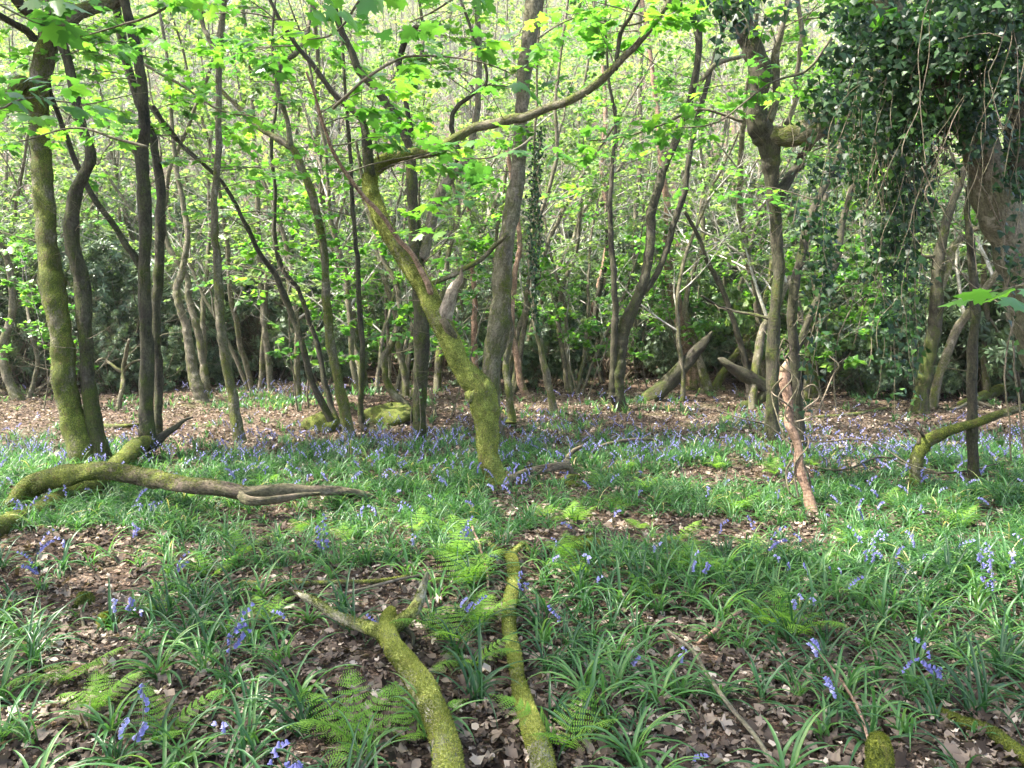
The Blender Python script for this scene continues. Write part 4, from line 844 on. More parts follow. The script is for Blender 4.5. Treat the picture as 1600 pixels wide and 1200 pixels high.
# ------------------------------------------------------------------ ivy
def ivy_part(seed, origin_px, segs, label, name='ivy', mass=None, dens=90, size=(.035, .07)):
    """segs: hanging or climbing strands (pixel polyline, distance); leaves stand off them"""
    rng = np.random.default_rng(seed); o = P(*origin_px); t = thing(name, label, 'ivy', o); st = MB(); lf = MB(); pos = []; no = []
    for pts, d, dn, w in segs:
        C = np.array([P(a, b, d + rng.normal(0, .02)) for a, b in pts]); X_, r, m = resample(C, np.full(len(C), w), 0, .05, .03, rng); tube(st, X_, np.linspace(w, w * .5, len(X_)), 5, .06, 0, 0, rng=rng)
        L = np.linalg.norm(np.diff(X_, axis=0), axis=1).sum(); n = int(L * dn)
        i = rng.integers(0, len(X_), n); pos.append(X_[i] + rng.normal(0, .035, (n, 3))); no.append(rng.normal(0, .5, (n, 3)) + np.array([0, -.8, .5]))
    if mass:
        for (px, py, d, sx, sy, sd, n) in mass:
            c = P(px, py, d); kx = d / F; u = rng.normal(0, 1, (n, 3)) * .6
            q = c + u * np.array([sx * kx, sd, sy * kx]); cl = np.sin(q[:, 0] * 9 + 2 * np.sin(q[:, 2] * 5)) * np.sin(q[:, 2] * 8 + q[:, 0] * 3) > -.35
            pos.append(q[cl]); no.append(unit(np.array([0, -.7, .6])) + rng.normal(0, .45, (cl.sum(), 3)))
            for _ in range(max(2, n // 110)):
                a = c + rng.normal(0, .5, 3) * np.array([sx * kx, sd, sy * kx]); b = a + np.array([rng.normal(0, .2), rng.normal(0, .1), -rng.uniform(.3, 1.1)])
                X_, r, m = resample([a, (a + b) / 2 + rng.normal(0, .06, 3), b], np.full(3, .003), 0, .06, .02, rng); tube(st, X_, .003, 4, 0, 0, 0, rng=rng)
    p = np.vstack(pos); n = np.vstack(no); f = rng.normal(0, .7, (len(p), 3)) + np.array([0, -.2, -1.0])
    scatter(lf, IVY, p, f, n, rng.uniform(size[0], size[1], len(p)), 0, None, rng)
    link('stem', st.data('stem', [M['vine']], o), t); link('foliage', lf.data('foliage', [M['ivy']], o), t); return t
ivy_part(501, (1450, 100, 5.8), [([(1606, 740), (1590, 600), (1572, 480), (1560, 380), (1530, 290), (1500, 190), (1440, 110)], 6.0, 10, .009), ([(1580, 720), (1570, 560), (1590, 430), (1548, 300), (1515, 230)], 5.95, 6, .007), ([(1520, 250), (1440, 300), (1500, 420), (1560, 480), (1600, 520)], 5.7, 3, .006),
     ([(1440, 260), (1480, 350), (1560, 420), (1610, 440)], 5.5, 2, .005)],
     'dense dark ivy massed over the massive trunk at the right edge', mass=[(1420, 70, 5.8, 60, 60, .22, 1500), (1345, 30, 6.2, 40, 30, .2, 260), (1500, 100, 5.6, 80, 75, .25, 1500), (1570, 70, 5.2, 60, 80, .25, 1100), (1590, 260, 5.6, 18, 80, .12, 380), (1500, 200, 5.6, 60, 30, .2, 520), (1410, 180, 5.8, 55, 50, .2, 800), (1590, 400, 5.8, 14, 50, .1, 120), (1570, 10, 4.6, 80, 30, .2, 620), (1480, -5, 4.8, 90, 24, .2, 380), (1450, 120, 5.9, 110, 80, .3, 1600), (1520, 60, 5.4, 90, 70, .3, 1400)], size=(.022, .065))
hang = []; hr = np.random.default_rng(77)
for k_ in range(44):
    x0 = hr.uniform(1335, 1450); y0 = hr.uniform(120, 210); y1 = hr.uniform(330, 660) if x0 > 1360 else hr.uniform(260, 420); hang.append(([(x0, y0), (x0 + hr.normal(0, 10), (y0 + y1) / 2), (x0 + hr.normal(0, 14), y1)], hr.uniform(5.9, 6.7), hr.uniform(3, 40), .003))
ivy_part(502, (1400, 300, 6.3), hang, 'curtain of ivy strands hanging from the limb almost to the ground', mass=[(1400, 250, 6.3, 42, 50, .2, 620), (1388, 370, 6.3, 26, 60, .16, 380), (1385, 500, 6.2, 16, 60, .12, 170), (1350, 200, 6.4, 34, 34, .2, 260), (1430, 320, 6.3, 20, 44, .12, 120)], size=(.022, .07))
ivy_part(503, (1310, 200, 7.6), [([(1262, 640), (1275, 500), (1270, 380), (1285, 260), (1310, 190)], 8.0, 25, .005), ([(1242, 640), (1262, 520), (1280, 400), (1300, 300), (1330, 200)], 7.9, 10, .004), ([(1340, 20), (1330, 120), (1310, 210), (1290, 330), (1295, 440)], 7.5, 12, .004), ([(1120, 0), (1130, 40), (1125, 80)], 6.5, 60, .003), ([(1235, 130), (1260, 220), (1240, 300), (1215, 380)], 7.6, 3, .004), ([(1370, 40), (1345, 110), (1322, 230), (1300, 330)], 6.9, 2, .004), ([(1385, 60), (1350, 130), (1318, 210)], 6.9, 2, .004)],
     'loose ivy and bare vines draped over the elbow limb', mass=[(1335, 60, 7.0, 45, 60, .25, 620), (1320, 160, 7.0, 50, 40, .25, 420), (1290, 420, 8, 22, 90, .15, 220), (1130, 20, 6.8, 32, 26, .15, 150), (1180, 10, 6.8, 50, 25, .2, 170), (1300, 250, 7.7, 40, 30, .15, 200), (1270, 330, 8, 30, 60, .15, 110)], size=(.05, .085))
ivy_part(504, (838, 420, 10.2), [([(846, 200), (840, 280), (838, 360), (836, 440), (840, 520)], 10.2, 190, .012), ([(835, 230), (830, 330), (828, 420)], 10.3, 120, .008)], 'narrow column of small-leaved ivy hanging beside the thick brown trunk', size=(.035, .06))
ivy_part(505, (655, 640, 10.4), [([(640, 690), (648, 600), (652, 520), (660, 450)], 10.3, 12, .008), ([(670, 690), (664, 610), (668, 540), (656, 470)], 10.3, 12, .007), ([(655, 700), (660, 640), (646, 560)], 10.2, 8, .006)], 'ivy stems gripping the base of the dark trunk behind the leaning tree', size=(.03, .05))

# ------------------------------------------------------------------ broken trunk wrapped in vines
def broken_trunk():
    rng = np.random.default_rng(601); C, r, pp, dep = trace([(1266, 798, 24), (1258, 768, 15), (1248, 735, 18), (1246, 700, 14), (1235, 668, 18), (1234, 635, 15), (1226, 602, 19), (1227, 578, 21)], rng, None, .15, .05)
    o = C[0] + np.array([0, 0, .14]); t = thing('broken_trunk', 'reddish snapped-off thin trunk with a pale broken top, wrapped in bare vines', 'tree trunk', o)
    X_, rr, m = resample(C, r, np.full(len(C), -.2), .025, .018, rng); mb = MB(); tube(mb, X_, rr, 18, .14, m, 0, rng=rng, knots=6, lump=.16); link('trunk', mb.data('trunk', [M['bark_red']], o), t)
    mb = MB(); e = X_[-1]; tube(mb, [e - np.array([0, 0, .02]), e + np.array([.004, 0, .02]), e + np.array([.012, 0, .06]), e + np.array([.014, 0, .10])], [rr[-1] * .9, rr[-1] * .86, rr[-1] * .5, rr[-1] * .12], 12, .2, 0, 0, rng=rng); link('broken_top', mb.data('broken_top', [M['cut']], o), t)
    d0 = dep[0]
    vs = [[(1250, 790), (1240, 730), (1262, 690), (1225, 650), (1246, 600), (1218, 570), (1222, 545)], [(1268, 790), (1262, 740), (1236, 705), (1248, 660), (1218, 625), (1240, 590), (1226, 556), (1232, 540), (1220, 532)],
          [(1245, 700), (1205, 668), (1165, 657), (1120, 640)], [(1248, 690), (1290, 690), (1330, 688), (1370, 694), (1420, 725), (1460, 735)], [(1240, 640), (1216, 625), (1205, 612)], [(1236, 720), (1228, 740), (1232, 770), (1256, 786), (1290, 806), (1330, 828), (1372, 846)],
          [(1256, 640), (1278, 620), (1268, 600), (1252, 612), (1262, 636)], [(1240, 660), (1272, 646), (1300, 590), (1310, 570), (1296, 556)], [(1222, 590), (1206, 610), (1216, 650), (1232, 700)], [(1226, 560), (1238, 545), (1226, 530), (1218, 545)], [(1262, 785), (1330, 788), (1400, 792), (1440, 812), (1470, 846)]]
    for v in vs:
        C = np.array([P(a, b, d0 + .1 + rng.normal(0, .05)) for a, b in v]); C[:, 2] = np.maximum(C[:, 2], hgt(C[:, 0], C[:, 1]) + .01)
        X_, r2, m = resample(C, np.full(len(C), .005), 0, .02, .008, rng); mb = MB(); tube(mb, X_, np.linspace(.009, .0045, len(X_)), 6, .06, 0, 0, rng=rng); link('vine', mb.data('vine', [M['vine']], o), t)
broken_trunk()

# ------------------------------------------------------------------ fallen logs, branches and twigs
def log(name, label, cat, pts, seed, mat='bark_grey', moss=.8, lift=0.6, branches=(), fz=0, rough=.08, fs=.012, thr=.4, lump=.05, d=None, group=None):
    """a branch lying on the ground: each point drops on the terrain below the pixel; 4th value = height above ground"""
    rng = np.random.default_rng(seed)
    def lay(pts):
        C = []; r = []
        for p in pts:
            if d is not None:
                C.append(P(p[0], p[1], d)); r.append(p[2] * .5 * d / F); continue
            g = gp(p[0], p[1]); rad = p[2] * .36 * g[1] / F; h = (p[3] if len(p) > 3 else 0)
            if h > 0:                      # raised point: nearer than the ground hit
                rr = ray(p[0], p[1]); tt = (CAM_H - (hgt(g[0], g[1]) + h)) / -rr[2] if rr[2] < 0 else g[1]; g = np.array([0, 0, CAM_H]) + rr * tt
            C.append(g + np.array([0, 0, rad * lift])); r.append(rad)
        return np.array(C), np.array(r)
    C, r = lay(pts); o = C[0].copy(); t = thing(name, label, cat, o, group)
    ms = np.linspace(*moss, len(C)) if np.ndim(moss) else np.full(len(C), moss)
    X_, rr, m = resample(C, r, ms, .025 if r.max() > .02 else .05, .006, rng); mb = MB()
    V, D, mv = tube(mb, X_, rr, 22 if r.max() > .03 else 8, rough, m, 0, rng=rng, knots=5 if r.max() > .02 else 2, lump=lump if r.max() > .02 else 0)
    b0 = link('stem', mb.data('stem', [M[mat]], o), t)
    if fz: fuzz(b0, V, D, mv, fz, rng, fs, thr, o, 'mossb' if cat == 'branch' else 'mosst')
    for bp in branches:
        C2, r2 = lay(bp['p']); j = np.argmin(np.linalg.norm(X_ - C2[0], axis=1))
        C2 = np.vstack([X_[j:j + 1], C2[1:]]); mo2 = np.linspace(*bp.get('moss', (.8, 0)), len(C2))
        Y_, ry, my = resample(C2, r2, mo2, .02, .004, rng); mb = MB(); V, D, mv = tube(mb, Y_, ry, 14 if r2.max() > .012 else 6, rough, my, 0, rng=rng, knots=2)
        ob = link('branch', mb.data('branch', [M[bp.get('mat', mat)]], o), b0)
        if bp.get('fz'): fuzz(ob, V, D, mv, bp['fz'], rng, fs, thr, o)
    return t
log('mossy_branch', 'thick mossy forked branch running to the bottom edge, left of the other mossy branch', 'branch', [(712, 1290, 66, .12), (700, 1200, 60, .12), (684, 1140, 54, .12), (660, 1085, 48, .12), (636, 1045, 42, .12), (612, 1012, 40, .11), (604, 990, 36, .10), (606, 972, 30, .10), (608, 962, 22, .10), (609, 956, 9, .10)], 701, 'bark_bright', (.7, .9), fz=60000, fs=.011, thr=.5, lump=.10,
    branches=[dict(p=[(618, 1004, 36, .11), (592, 994, 30, .11), (568, 986, 24, .11), (540, 976, 20, .12), (515, 964, 18, .13), (492, 948, 17, .15), (476, 938, 15, .17), (468, 932, 9, .18), (459, 924, 3, .18)], moss=(1.0, .05), fz=7000, mat='bark_bright'),
              dict(p=[(610, 992, 32, .10), (626, 976, 28, .11), (645, 958, 25, .15), (655, 935, 19, .2), (661, 915, 13, .24), (665, 902, 8, .27), (667, 894, 3, .28)], moss=(1.1, -.1), fz=6000, mat='bark_bright'),
              dict(p=[(628, 975, 14, .10), (638, 990, 12, .07), (643, 1005, 9, .04), (641, 1020, 8, .01)], moss=(.5, .2), mat='bark_dark')])
log('mossy_branch', 'long narrow winding mossy branch reaching the bottom edge, right of the forked one', 'branch', [(856, 1300, 58, .05), (845, 1205, 52, .05), (832, 1150, 46, .05), (818, 1105, 34, .05), (806, 1060, 28, .04), (800, 1015, 27, .03), (797, 970, 26, .03), (803, 925, 26, .02), (803, 895, 25, .02), (797, 872, 22, .03)], 702, 'bark_bright', (.65, .9), fz=60000, fs=.011, thr=.5, lump=.12,
    branches=[dict(p=[(797, 874, 16, .03), (780, 864, 12, .05), (765, 852, 9, .06)], moss=(1, .8), fz=1500), dict(p=[(798, 872, 16, .03), (810, 858, 13, .05), (820, 852, 9, .05), (826, 862, 5, .04)], moss=(1, .8), fz=1500)])
log('fallen_log', 'long bare grey-brown fallen log with mossy left end lying across the bluebells', 'log', [(14, 800, 30, .03), (50, 768, 38, .14), (100, 752, 36, .22), (160, 745, 34, .27), (215, 750, 32, .28), (270, 759, 29, .26), (330, 766, 32, .22), (385, 774, 26, .18), (440, 770, 22, .16), (500, 771, 20, .13), (545, 774, 21, .08), (574, 778, 16, .04), (586, 777, 5, .04)], 703, 'deadwood', (1.3, -.6), .5, fz=26000, fs=.015, thr=.5, rough=.17, lump=.18,
    branches=[dict(p=[(345, 778, 14, .24), (390, 784, 16, .18), (430, 782, 15, .16), (470, 775, 10, .16), (500, 772, 6, .15)], moss=(-.3, -.3))])
log('dead_branch', 'weathered bare branch propped on the foot of the leaning mossy tree', 'branch', [(790, 762, 13, .03), (805, 748, 15, .08), (830, 738, 16, .10), (860, 733, 16, .12), (885, 730, 15, .12), (896, 744, 11, .03)], 704, 'deadwood', -.5, .5, [dict(p=[(884, 730, 13, .12), (888, 715, 10, .18), (898, 705, 8, .22), (909, 699, 6, .24)], moss=(-.5, -.5)), dict(p=[(845, 735, 6, .12), (826, 752, 6, .08), (808, 775, 5, .01)], moss=(-.5, -.5))], rough=.12)
log('fallen_branch', 'thin brown arched branch lying in the bright grass right of the propped bare one', 'branch', [(922, 722, 9, .02), (926, 708, 8, .07), (944, 697, 7, .1), (975, 690, 7, .11), (1010, 688, 6, .09), (1046, 690, 5, .04)], 705, 'deadwood', -.3)
log('propped_log', 'bare-ended mossy log propped up at a slant in front of the pinkish trunk', 'log', [(1008, 628, 24, .0), (1030, 612, 26, .25), (1052, 590, 24, .5), (1072, 568, 20, .8), (1092, 543, 16, 1.1), (1106, 527, 9, 1.35), (1113, 518, 3)], 706, 'bark_dark', (.8, -.1), fz=3000, d=17.0)
log('rotten_log', 'dark rotten curved log lying right of the propped log', 'log', [(1122, 560, 3), (1130, 564, 12, .75), (1145, 574, 16, .65), (1166, 586, 20, .45), (1188, 600, 20, .25), (1196, 612, 18, .15), (1182, 628, 14, .02), (1160, 634, 14, 0)], 707, 'bark_dark', (-.2, .9), d=16.2)
log('mossy_log', 'bright mossy log at the right edge beyond the low curved stem', 'log', [(1500, 634, 14), (1540, 622, 20, .1), (1580, 606, 20, .2), (1620, 590, 18, .3)], 708, 'bark_grey', .95, fz=2500)
log('fallen_branch', 'narrow mossy branch lying level across the litter above the forked one', 'branch', [(378, 914, 14), (420, 917, 12), (470, 916, 11, .02), (530, 912, 10, .02), (590, 908, 8, .03), (640, 900, 6, .03)], 709, 'bark_grey', .8, fz=4000, fs=.008)
log('fallen_twig', 'straight brown stick crossing over the narrow mossy branch', 'twig', [(505, 932, 5, .02), (550, 924, 6, .04), (620, 906, 6, .06), (660, 898, 5, .06), (702, 892, 4, .05)], 710, 'bark', -.3)
log('fallen_twig', 'short dark stub stick left of the narrow mossy branch', 'twig', [(386, 946, 7, 0), (400, 930, 7, .04), (412, 914, 6, .06)], 711, 'bark_dark', -.3)
log('fallen_twig', 'pinkish bare stick standing slanted above the winding mossy branch', 'twig', [(738, 824, 4, .14), (752, 860, 5, .09), (762, 895, 6, .05), (760, 935, 5, 0)], 712, 'bark_red', -.6)
log('fallen_twig', 'short pale stick pointing down beside the moss cushions at the left', 'twig', [(128, 952, 6, .02), (134, 980, 6, .02), (143, 1008, 5, 0)], 713, 'deadwood', -.6)
log('fallen_twig', 'pale bent stick lying level under the moss cushions at the left', 'twig', [(105, 1012, 6), (150, 1026, 8, .01), (200, 1030, 8, .02), (262, 1026, 8, .04), (264, 1048, 9, .02), (262, 1078, 9, 0)], 714, 'deadwood', -.2)
log('mossy_log', 'short mossy stub log at the left edge of the leaf litter', 'log', [(-20, 1018, 20), (30, 1016, 20), (62, 1004, 18), (92, 986, 12)], 715, 'bark_dark', .85, fz=6000, fs=.008)
log('fallen_branch', 'broken brown stick poking up from the bluebells right of centre', 'branch', [(1090, 1008, 10, .0), (1112, 990, 10, .05), (1135, 972, 10, .1), (1158, 955, 6, .14)], 716, 'bark_red', -.5)
log('fallen_branch', 'long thin brown stem slanting down to the bottom edge at the right', 'branch', [(1042, 985, 5, .12), (1080, 1018, 8, .12), (1110, 1062, 9, .11), (1150, 1112, 9, .10), (1190, 1165, 10, .08), (1225, 1215, 10, .08)], 717, 'bark', -.5)
log('fallen_twig', 'thin tan twig slanting down beside the bright fern at the right', 'twig', [(1264, 1006, 5, .10), (1300, 1050, 6, .10), (1332, 1100, 7, .08), (1356, 1150, 7, .06), (1372, 1215, 7, .06)], 718, 'bark_red', -.5)
log('fallen_branch', 'bare brown stick in the litter right of centre beyond the ferns', 'branch', [(1200, 882, 8), (1230, 902, 10, .01), (1262, 924, 8)], 719, 'deadwood', -.5)
log('fallen_branch', 'short weathered stick among the tufts at the right', 'branch', [(1344, 958, 9), (1362, 975, 13, .01), (1392, 990, 10)], 720, 'deadwood', -.5)
log('mossy_stump', 'upright mossy stub at the bottom edge near the right corner', 'stump', [(1372, 1260, 52, 0), (1370, 1215, 50, .06), (1372, 1180, 46, .12), (1376, 1160, 30, .15)], 721, 'bark_grey', 1.1, fz=12000, fs=.009)
log('mossy_log', 'yellow-green mossy log running into the bottom right corner', 'log', [(1468, 1118, 22, .0), (1500, 1132, 26, .02), (1540, 1146, 30, .03), (1580, 1172, 32, .03), (1630, 1210, 34, .03)], 722, 'bark_grey', .9, fz=12000, fs=.009)
log('fallen_branch', 'low mossy branch lying in front of the twin dark stems', 'branch', [(150, 664, 8), (185, 668, 9, .03), (210, 666, 8, .03), (245, 662, 5)], 723, 'bark', .7)
log('fallen_branch', 'long mossy pole lying on the litter under the ivy curtain', 'branch', [(1250, 655, 6), (1300, 652, 8), (1345, 648, 9), (1385, 640, 8)], 724, 'bark_grey', .7)
log('fallen_branch', 'bare brown pole lying on the litter right of the ivy curtain', 'branch', [(1452, 634, 5), (1490, 640, 6, .05), (1520, 630, 6, .08), (1560, 640, 6)], 725, 'bark', .1)
log('fallen_branch', 'thin arching bare stem on the ground beneath the low curved mossy stem', 'branch', [(1270, 730, 3, 0), (1320, 735, 4, .1), (1380, 715, 4, .2), (1440, 735, 5, .1), (1500, 738, 4, .1), (1560, 725, 3, .1)], 726, 'bark_dark', -.3)
log('mossy_log', 'low mossy lump of wood beside the bare propped branch', 'log', [(872, 757, 12), (890, 752, 16), (903, 748, 10)], 727, 'bark_grey', 1.1, fz=2500)
tw = np.random.default_rng(88)
for k_ in range(105):
    py = 800 + 400 * tw.uniform() ** 1.3 if k_ < 85 else tw.uniform(640, 800); px = tw.uniform(20, 1580); a = tw.uniform(-.7, .7) + (3.14 if tw.random() < .5 else 0); L = tw.uniform(30, 120) * (py - 520) / 500
    dx, dy = math.cos(a) * L, math.sin(a) * L * .45
    log('fallen_twig', 'small bare twig lying on the leaf litter', 'twig', [(px, py, tw.uniform(2.5, 5) * (py - 520) / 450), (px + dx * .5, py + dy * .5 + tw.normal(0, 4), 4 * (py - 520) / 500, .015), (px + dx, py + dy, 2.2 * (py - 520) / 500)], 800 + k_, tw.choice(['deadwood', 'bark', 'bark_red']), -.6, lump=0, group='small bare twigs scattered on the leaf litter')
def cushion(px, py, w, h, seed, label):
    rng = np.random.default_rng(seed); g = gp(px, py); r = w * .5 * g[1] / F; rz = h * g[1] / F; u = np.linspace(0, math.pi * .62, 14); v = np.linspace(0, 2 * math.pi, 24, endpoint=False)
    U, W = np.meshgrid(u, v, indexing='ij'); rr = 1 + .13 * np.sin(3 * W + U * 3 + seed) + .08 * np.sin(6 * W + 5 * U)
    D = np.stack([np.sin(U) * np.cos(W), np.sin(U) * np.sin(W), np.cos(U)], -1); V = g + D * rr[..., None] * np.array([r, r, rz]); i = np.arange(13)[:, None] * 24; j = np.arange(24)[None]
    mb = MB(); mb.add(V.reshape(-1, 3), np.stack([i + j, i + 24 + j, i + 24 + (j + 1) % 24, i + (j + 1) % 24], -1).reshape(-1, 4), 0, .5, 1.3, V.reshape(-1, 3))
    o = link('moss_cushion', mb.data('moss_cushion', [M['bark_grey']], g), None, g, label=label, category='moss'); fuzz(o, V, D, np.full(V.shape[:2], 1.2), 5000, rng, .010, .4, g)
cushion(166, 985, 34, 26, 3, 'dark rounded moss cushion on the litter at the lower left'); cushion(131, 945, 30, 18, 4, 'bright flat moss cushion just above the darker one at the left')
cushion(915, 855, 60, 16, 5, 'low spread moss cushion in the reddish litter right of the winding branch'); cushion(505, 668, 60, 22, 6, 'mossy hummock at the foot of the fan of stems'); cushion(612, 652, 90, 20, 7, 'bright moss-topped hummock behind the thin dark stems')
cushion(890, 760, 30, 8, 8, 'small yellow moss cushion under the bare propped branch'); cushion(930, 1130, 70, 9, 9, 'low moss cushion in the tufts beside the winding branch foot')

# ------------------------------------------------------------------ ferns
def frond(mb, base, az, L, rng, a0=1.1, bend=1.2, v=.5):
    n = 22; t = np.linspace(0, 1, n + 1); ang = a0 - bend * t; ds = L / n; r = np.concatenate([[0], np.cumsum(np.cos(ang[:-1]) * ds)]); z = np.concatenate([[0], np.cumsum(np.sin(ang[:-1]) * ds)])
    ca, sa = math.cos(az), math.sin(az); C = base + np.stack([r * ca, r * sa, z], -1); S = np.array([-sa, ca, 0])
    tube(mb, C[::2], np.linspace(.0022, .0008, len(C[::2])), 4, 0, 0, 0, rng=rng, cap=False, var=.3)
    P_ = []; Fw = []; N_ = []; Sz = []
    for i in range(4, n + 1):
        if i % 2 and i < n - 5: continue
        tt = (i - 4) / (n - 4); pl = L * .42 * (1 - tt) ** .8 * min(1, .55 + tt * 2.2) + .006; T = unit(C[min(i + 1, n)] - C[i - 1]); up = np.cross(S, T); up = up if up[2] > 0 else -up
        for s in (-1, 1):
            f = unit(S * s + T * .35 - up * .12 + rng.normal(0, .04, 3)); m = max(3, int(pl / .012))
            for q in range(m):
                u = (q + .5) / m; c = C[i] + f * pl * u - up * pl * .15 * u * u; w_ = max(.007, min(pl * .30, L * .045) * (1 - u) ** .6)
                for s2 in (-1, 1):
                    P_.append(c); Fw.append(unit(np.cross(up, f) * s2 + f * .45)); N_.append(up); Sz.append(w_)
    tpl = (np.array([[0, -.0, 0], [.30, .25, 0], [.16, .75, -.04], [0, 1, -.08], [-.2, .6, -.04], [-.26, .2, 0]]), np.array([[0, 1, 5], [1, 2, 4], [1, 4, 5], [2, 3, 4]]))
    scatter(mb, tpl, np.array(P_), np.array(Fw), np.array(N_), np.array(Sz), 0, np.clip(v + rng.normal(0, .06, len(P_)), 0, 1), rng)
def proto_fern(seed, k, flat):
    rng = np.random.default_rng(seed); t = thing('fern', 'fern', 'fern', (0, -200, 0), 'light green ferns')
    for q in range(k):
        mb = MB(); frond(mb, np.zeros(3), q / k * 6.283 + rng.normal(0, .3), rng.uniform(.30, .50), rng, rng.uniform(1.05, 1.4) if not flat else rng.uniform(.85, 1.2), rng.uniform(.8, 1.6), rng.uniform(.3, .9)); link('frond', mb.data('frond', [M['fern']]), t)
    return t
ferns = [proto_fern(901, 6, False), proto_fern(902, 5, True), proto_fern(903, 7, False), proto_fern(904, 4, True)]
fr = np.random.default_rng(91)
fl = [(712, 885, .75, 'tallest of those just right of the forked branch stub'), (738, 1050, .6, 'pressed low between the two mossy branches'), (1200, 985, .6, 'spreading left of the brightest upright one'), (900, 820, .7, 'at the edge of the reddish litter right of centre'), (1090, 900, .7, 'in the open litter right of centre beyond the brown stick'), (110, 1070, .62, 'at the lower left, its fronds spread over bare litter'), (150, 1120, .5, 'just below the one spread over bare litter'), (255, 1165, .6, 'at the bottom edge left of centre'), (728, 925, .85, 'filling the gap between the two mossy branches, upper one'), (705, 1010, .8, 'beside the stub of the forked mossy branch'), (748, 985, .6, 'pressed against the winding mossy branch'),
      (640, 1165, .55, 'at the bottom edge, left of the forked branch end'), (1245, 1000, .75, 'brightest and most upright one, at the right'), (715, 845, .8, 'above the slanted pinkish stick'), (560, 1180, .7, 'at the bottom edge under the tufts'), (880, 1180, .7, 'at the bottom edge, right of the winding branch end')]
for i_, (px, py, s_, lb) in enumerate(fl):
    g = gp(px, py); place(ferns[i_ % 4], g[0], g[1], fr.uniform(0, 6.28), s_, 'light green fern ' + lb)
for (px, py) in [(650, 830), (850, 812), (880, 815), (960, 800), (1010, 770), (1090, 790), (1150, 800), (1210, 745), (1120, 735), (1290, 770), (1000, 830), (1060, 850), (1180, 870), (905, 905), (1150, 900), (540, 850), (470, 835), (330, 905), (380, 870), (420, 975), (250, 960), (290, 790), (215, 765), (1330, 860), (1390, 790), (930, 760), (560, 775), (1010, 940), (1500, 830), (110, 765), (420, 760), (1070, 895), (880, 875), (985, 735), (1270, 730)]:
    g = gp(px, py); place(ferns[fr.integers(4)], g[0], g[1], fr.uniform(0, 6.28), fr.uniform(.4, .65), 'small light green fern among the bluebell leaves in the middle of the clearing')
for t_ in ferns: t_['group'] = 'light green ferns'

# ------------------------------------------------------------------ bluebells: the nearest clumps are individuals, the rest a carpet
def proto_bell(seed, spikes, n):
    rng = np.random.default_rng(seed); g = 'bluebell clumps in flower near the viewer' if spikes else 'bluebell leaf clumps without flowers near the viewer'
    t = thing('bluebell', 'clump of arching strap leaves with nodding violet-blue flowers' if spikes else 'clump of arching strap leaves without flowers', 'bluebell', (0, -200, 0), g)
    mb = MB(); tuft(mb, np.zeros((1, 3)), rng, n, 1.05, 8, True); link('leaves', mb.data('leaves', [M['bell']]), t)
    for q in range(spikes):
        mb = MB(); spike(mb, [np.append(rng.normal(0, .03, 2), 0)], rng, .76); link('flower_stalk', mb.data('flower_stalk', [M['stalk'], M['petal']]), t)
    return t
bells = [proto_bell(950 + i_, 0, n) for i_, n in enumerate((16, 22, 12, 19))] + [proto_bell(960 + i_, s_, n) for i_, (s_, n) in enumerate(((1, 14), (2, 18), (1, 10), (3, 16)))]
br = np.random.default_rng(97); placed = []; tries = 0
while len(placed) < 285 and tries < 20000:
    tries += 1; x, y = ground_points(1, 2.15, 4.9, br, .8); x, y = x[0], y[0]; px, py = project([x, y, float(hgt(x, y))]); px, py = px[0], py[0]
    if py > 1330 or px < -60 or px > 1660: continue
    if not clear_of(np.array([px]), np.array([py]), br)[0]: continue
    if br.random() > green(np.array([px]), np.array([py]))[0] * (.95 + .8 * clump(x, y, 1.3, 1.0)): continue
    if any((x - a) ** 2 + (y - b) ** 2 < .016 for a, b in placed): continue
    placed.append((x, y)); fl_ = br.random() < .10 + .6 * flowers(np.array([px]), np.array([py]))[0]
    place(bells[br.integers(4, 8) if fl_ else br.integers(0, 4)], x, y, br.uniform(0, 6.28), br.uniform(.75, 1.15))

def carpet():
    rng = np.random.default_rng(99); mb = MB()
    for (ylo, yhi, n, k, seg, keel, s_, wm) in [(2.2, 5.5, 700, 6, 5, True, .6, .7), (4.7, 8.5, 3800, 14, 5, True, .85, .8), (8.5, 13, 6500, 12, 4, False, .85, .95), (13, 24, 8000, 9, 3, False, .9, 1.5)]:
        x, y = ground_points(n, ylo, yhi, rng); z = hgt(x, y); px, py = project(np.stack([x, y, z], -1)); g = green(px, py)
        keep = rng.uniform(0, 1, n) < np.clip(g * 1.05 + .55 * clump(x, y, 1.0, .5), 0, 1) ** 1.3
        keep |= (rng.uniform(0, 1, n) < .25) & (ylo < 3)
        if ylo < 8: keep &= clear_of(px, py, rng)
        tuft(mb, np.stack([x, y, z], -1)[keep], rng, k, s_, seg, keel, 0, wm)
    link('bluebell_leaves', mb.data('bluebell_leaves', [M['bell']]), None, kind='stuff', label='carpet of strap-shaped bluebell leaves over the clearing', category='ground cover')
    mb = MB()
    for (ylo, yhi, n, lod, s_) in [(4.5, 8, 800, 1, .85), (8, 13, 3000, 0, .95), (13, 23, 2600, 0, 1.25)]:
        x, y = ground_points(n, ylo, yhi, rng); z = hgt(x, y); px, py = project(np.stack([x, y, z], -1)); f = flowers(px, py) * np.clip(green(px, py) + .25, 0, 1)
        keep = rng.uniform(0, 1, n) < f * (1 + .6 * clump(x, y, 1.4, 2.2)); spike(mb, np.stack([x, y, z], -1)[keep], rng, s_, lod)
    link('bluebell_flowers', mb.data('bluebell_flowers', [M['stalk'], M['petal']]), None, kind='stuff', label='drifts of nodding violet-blue bluebell flowers in the middle of the clearing', category='flowers')
carpet()

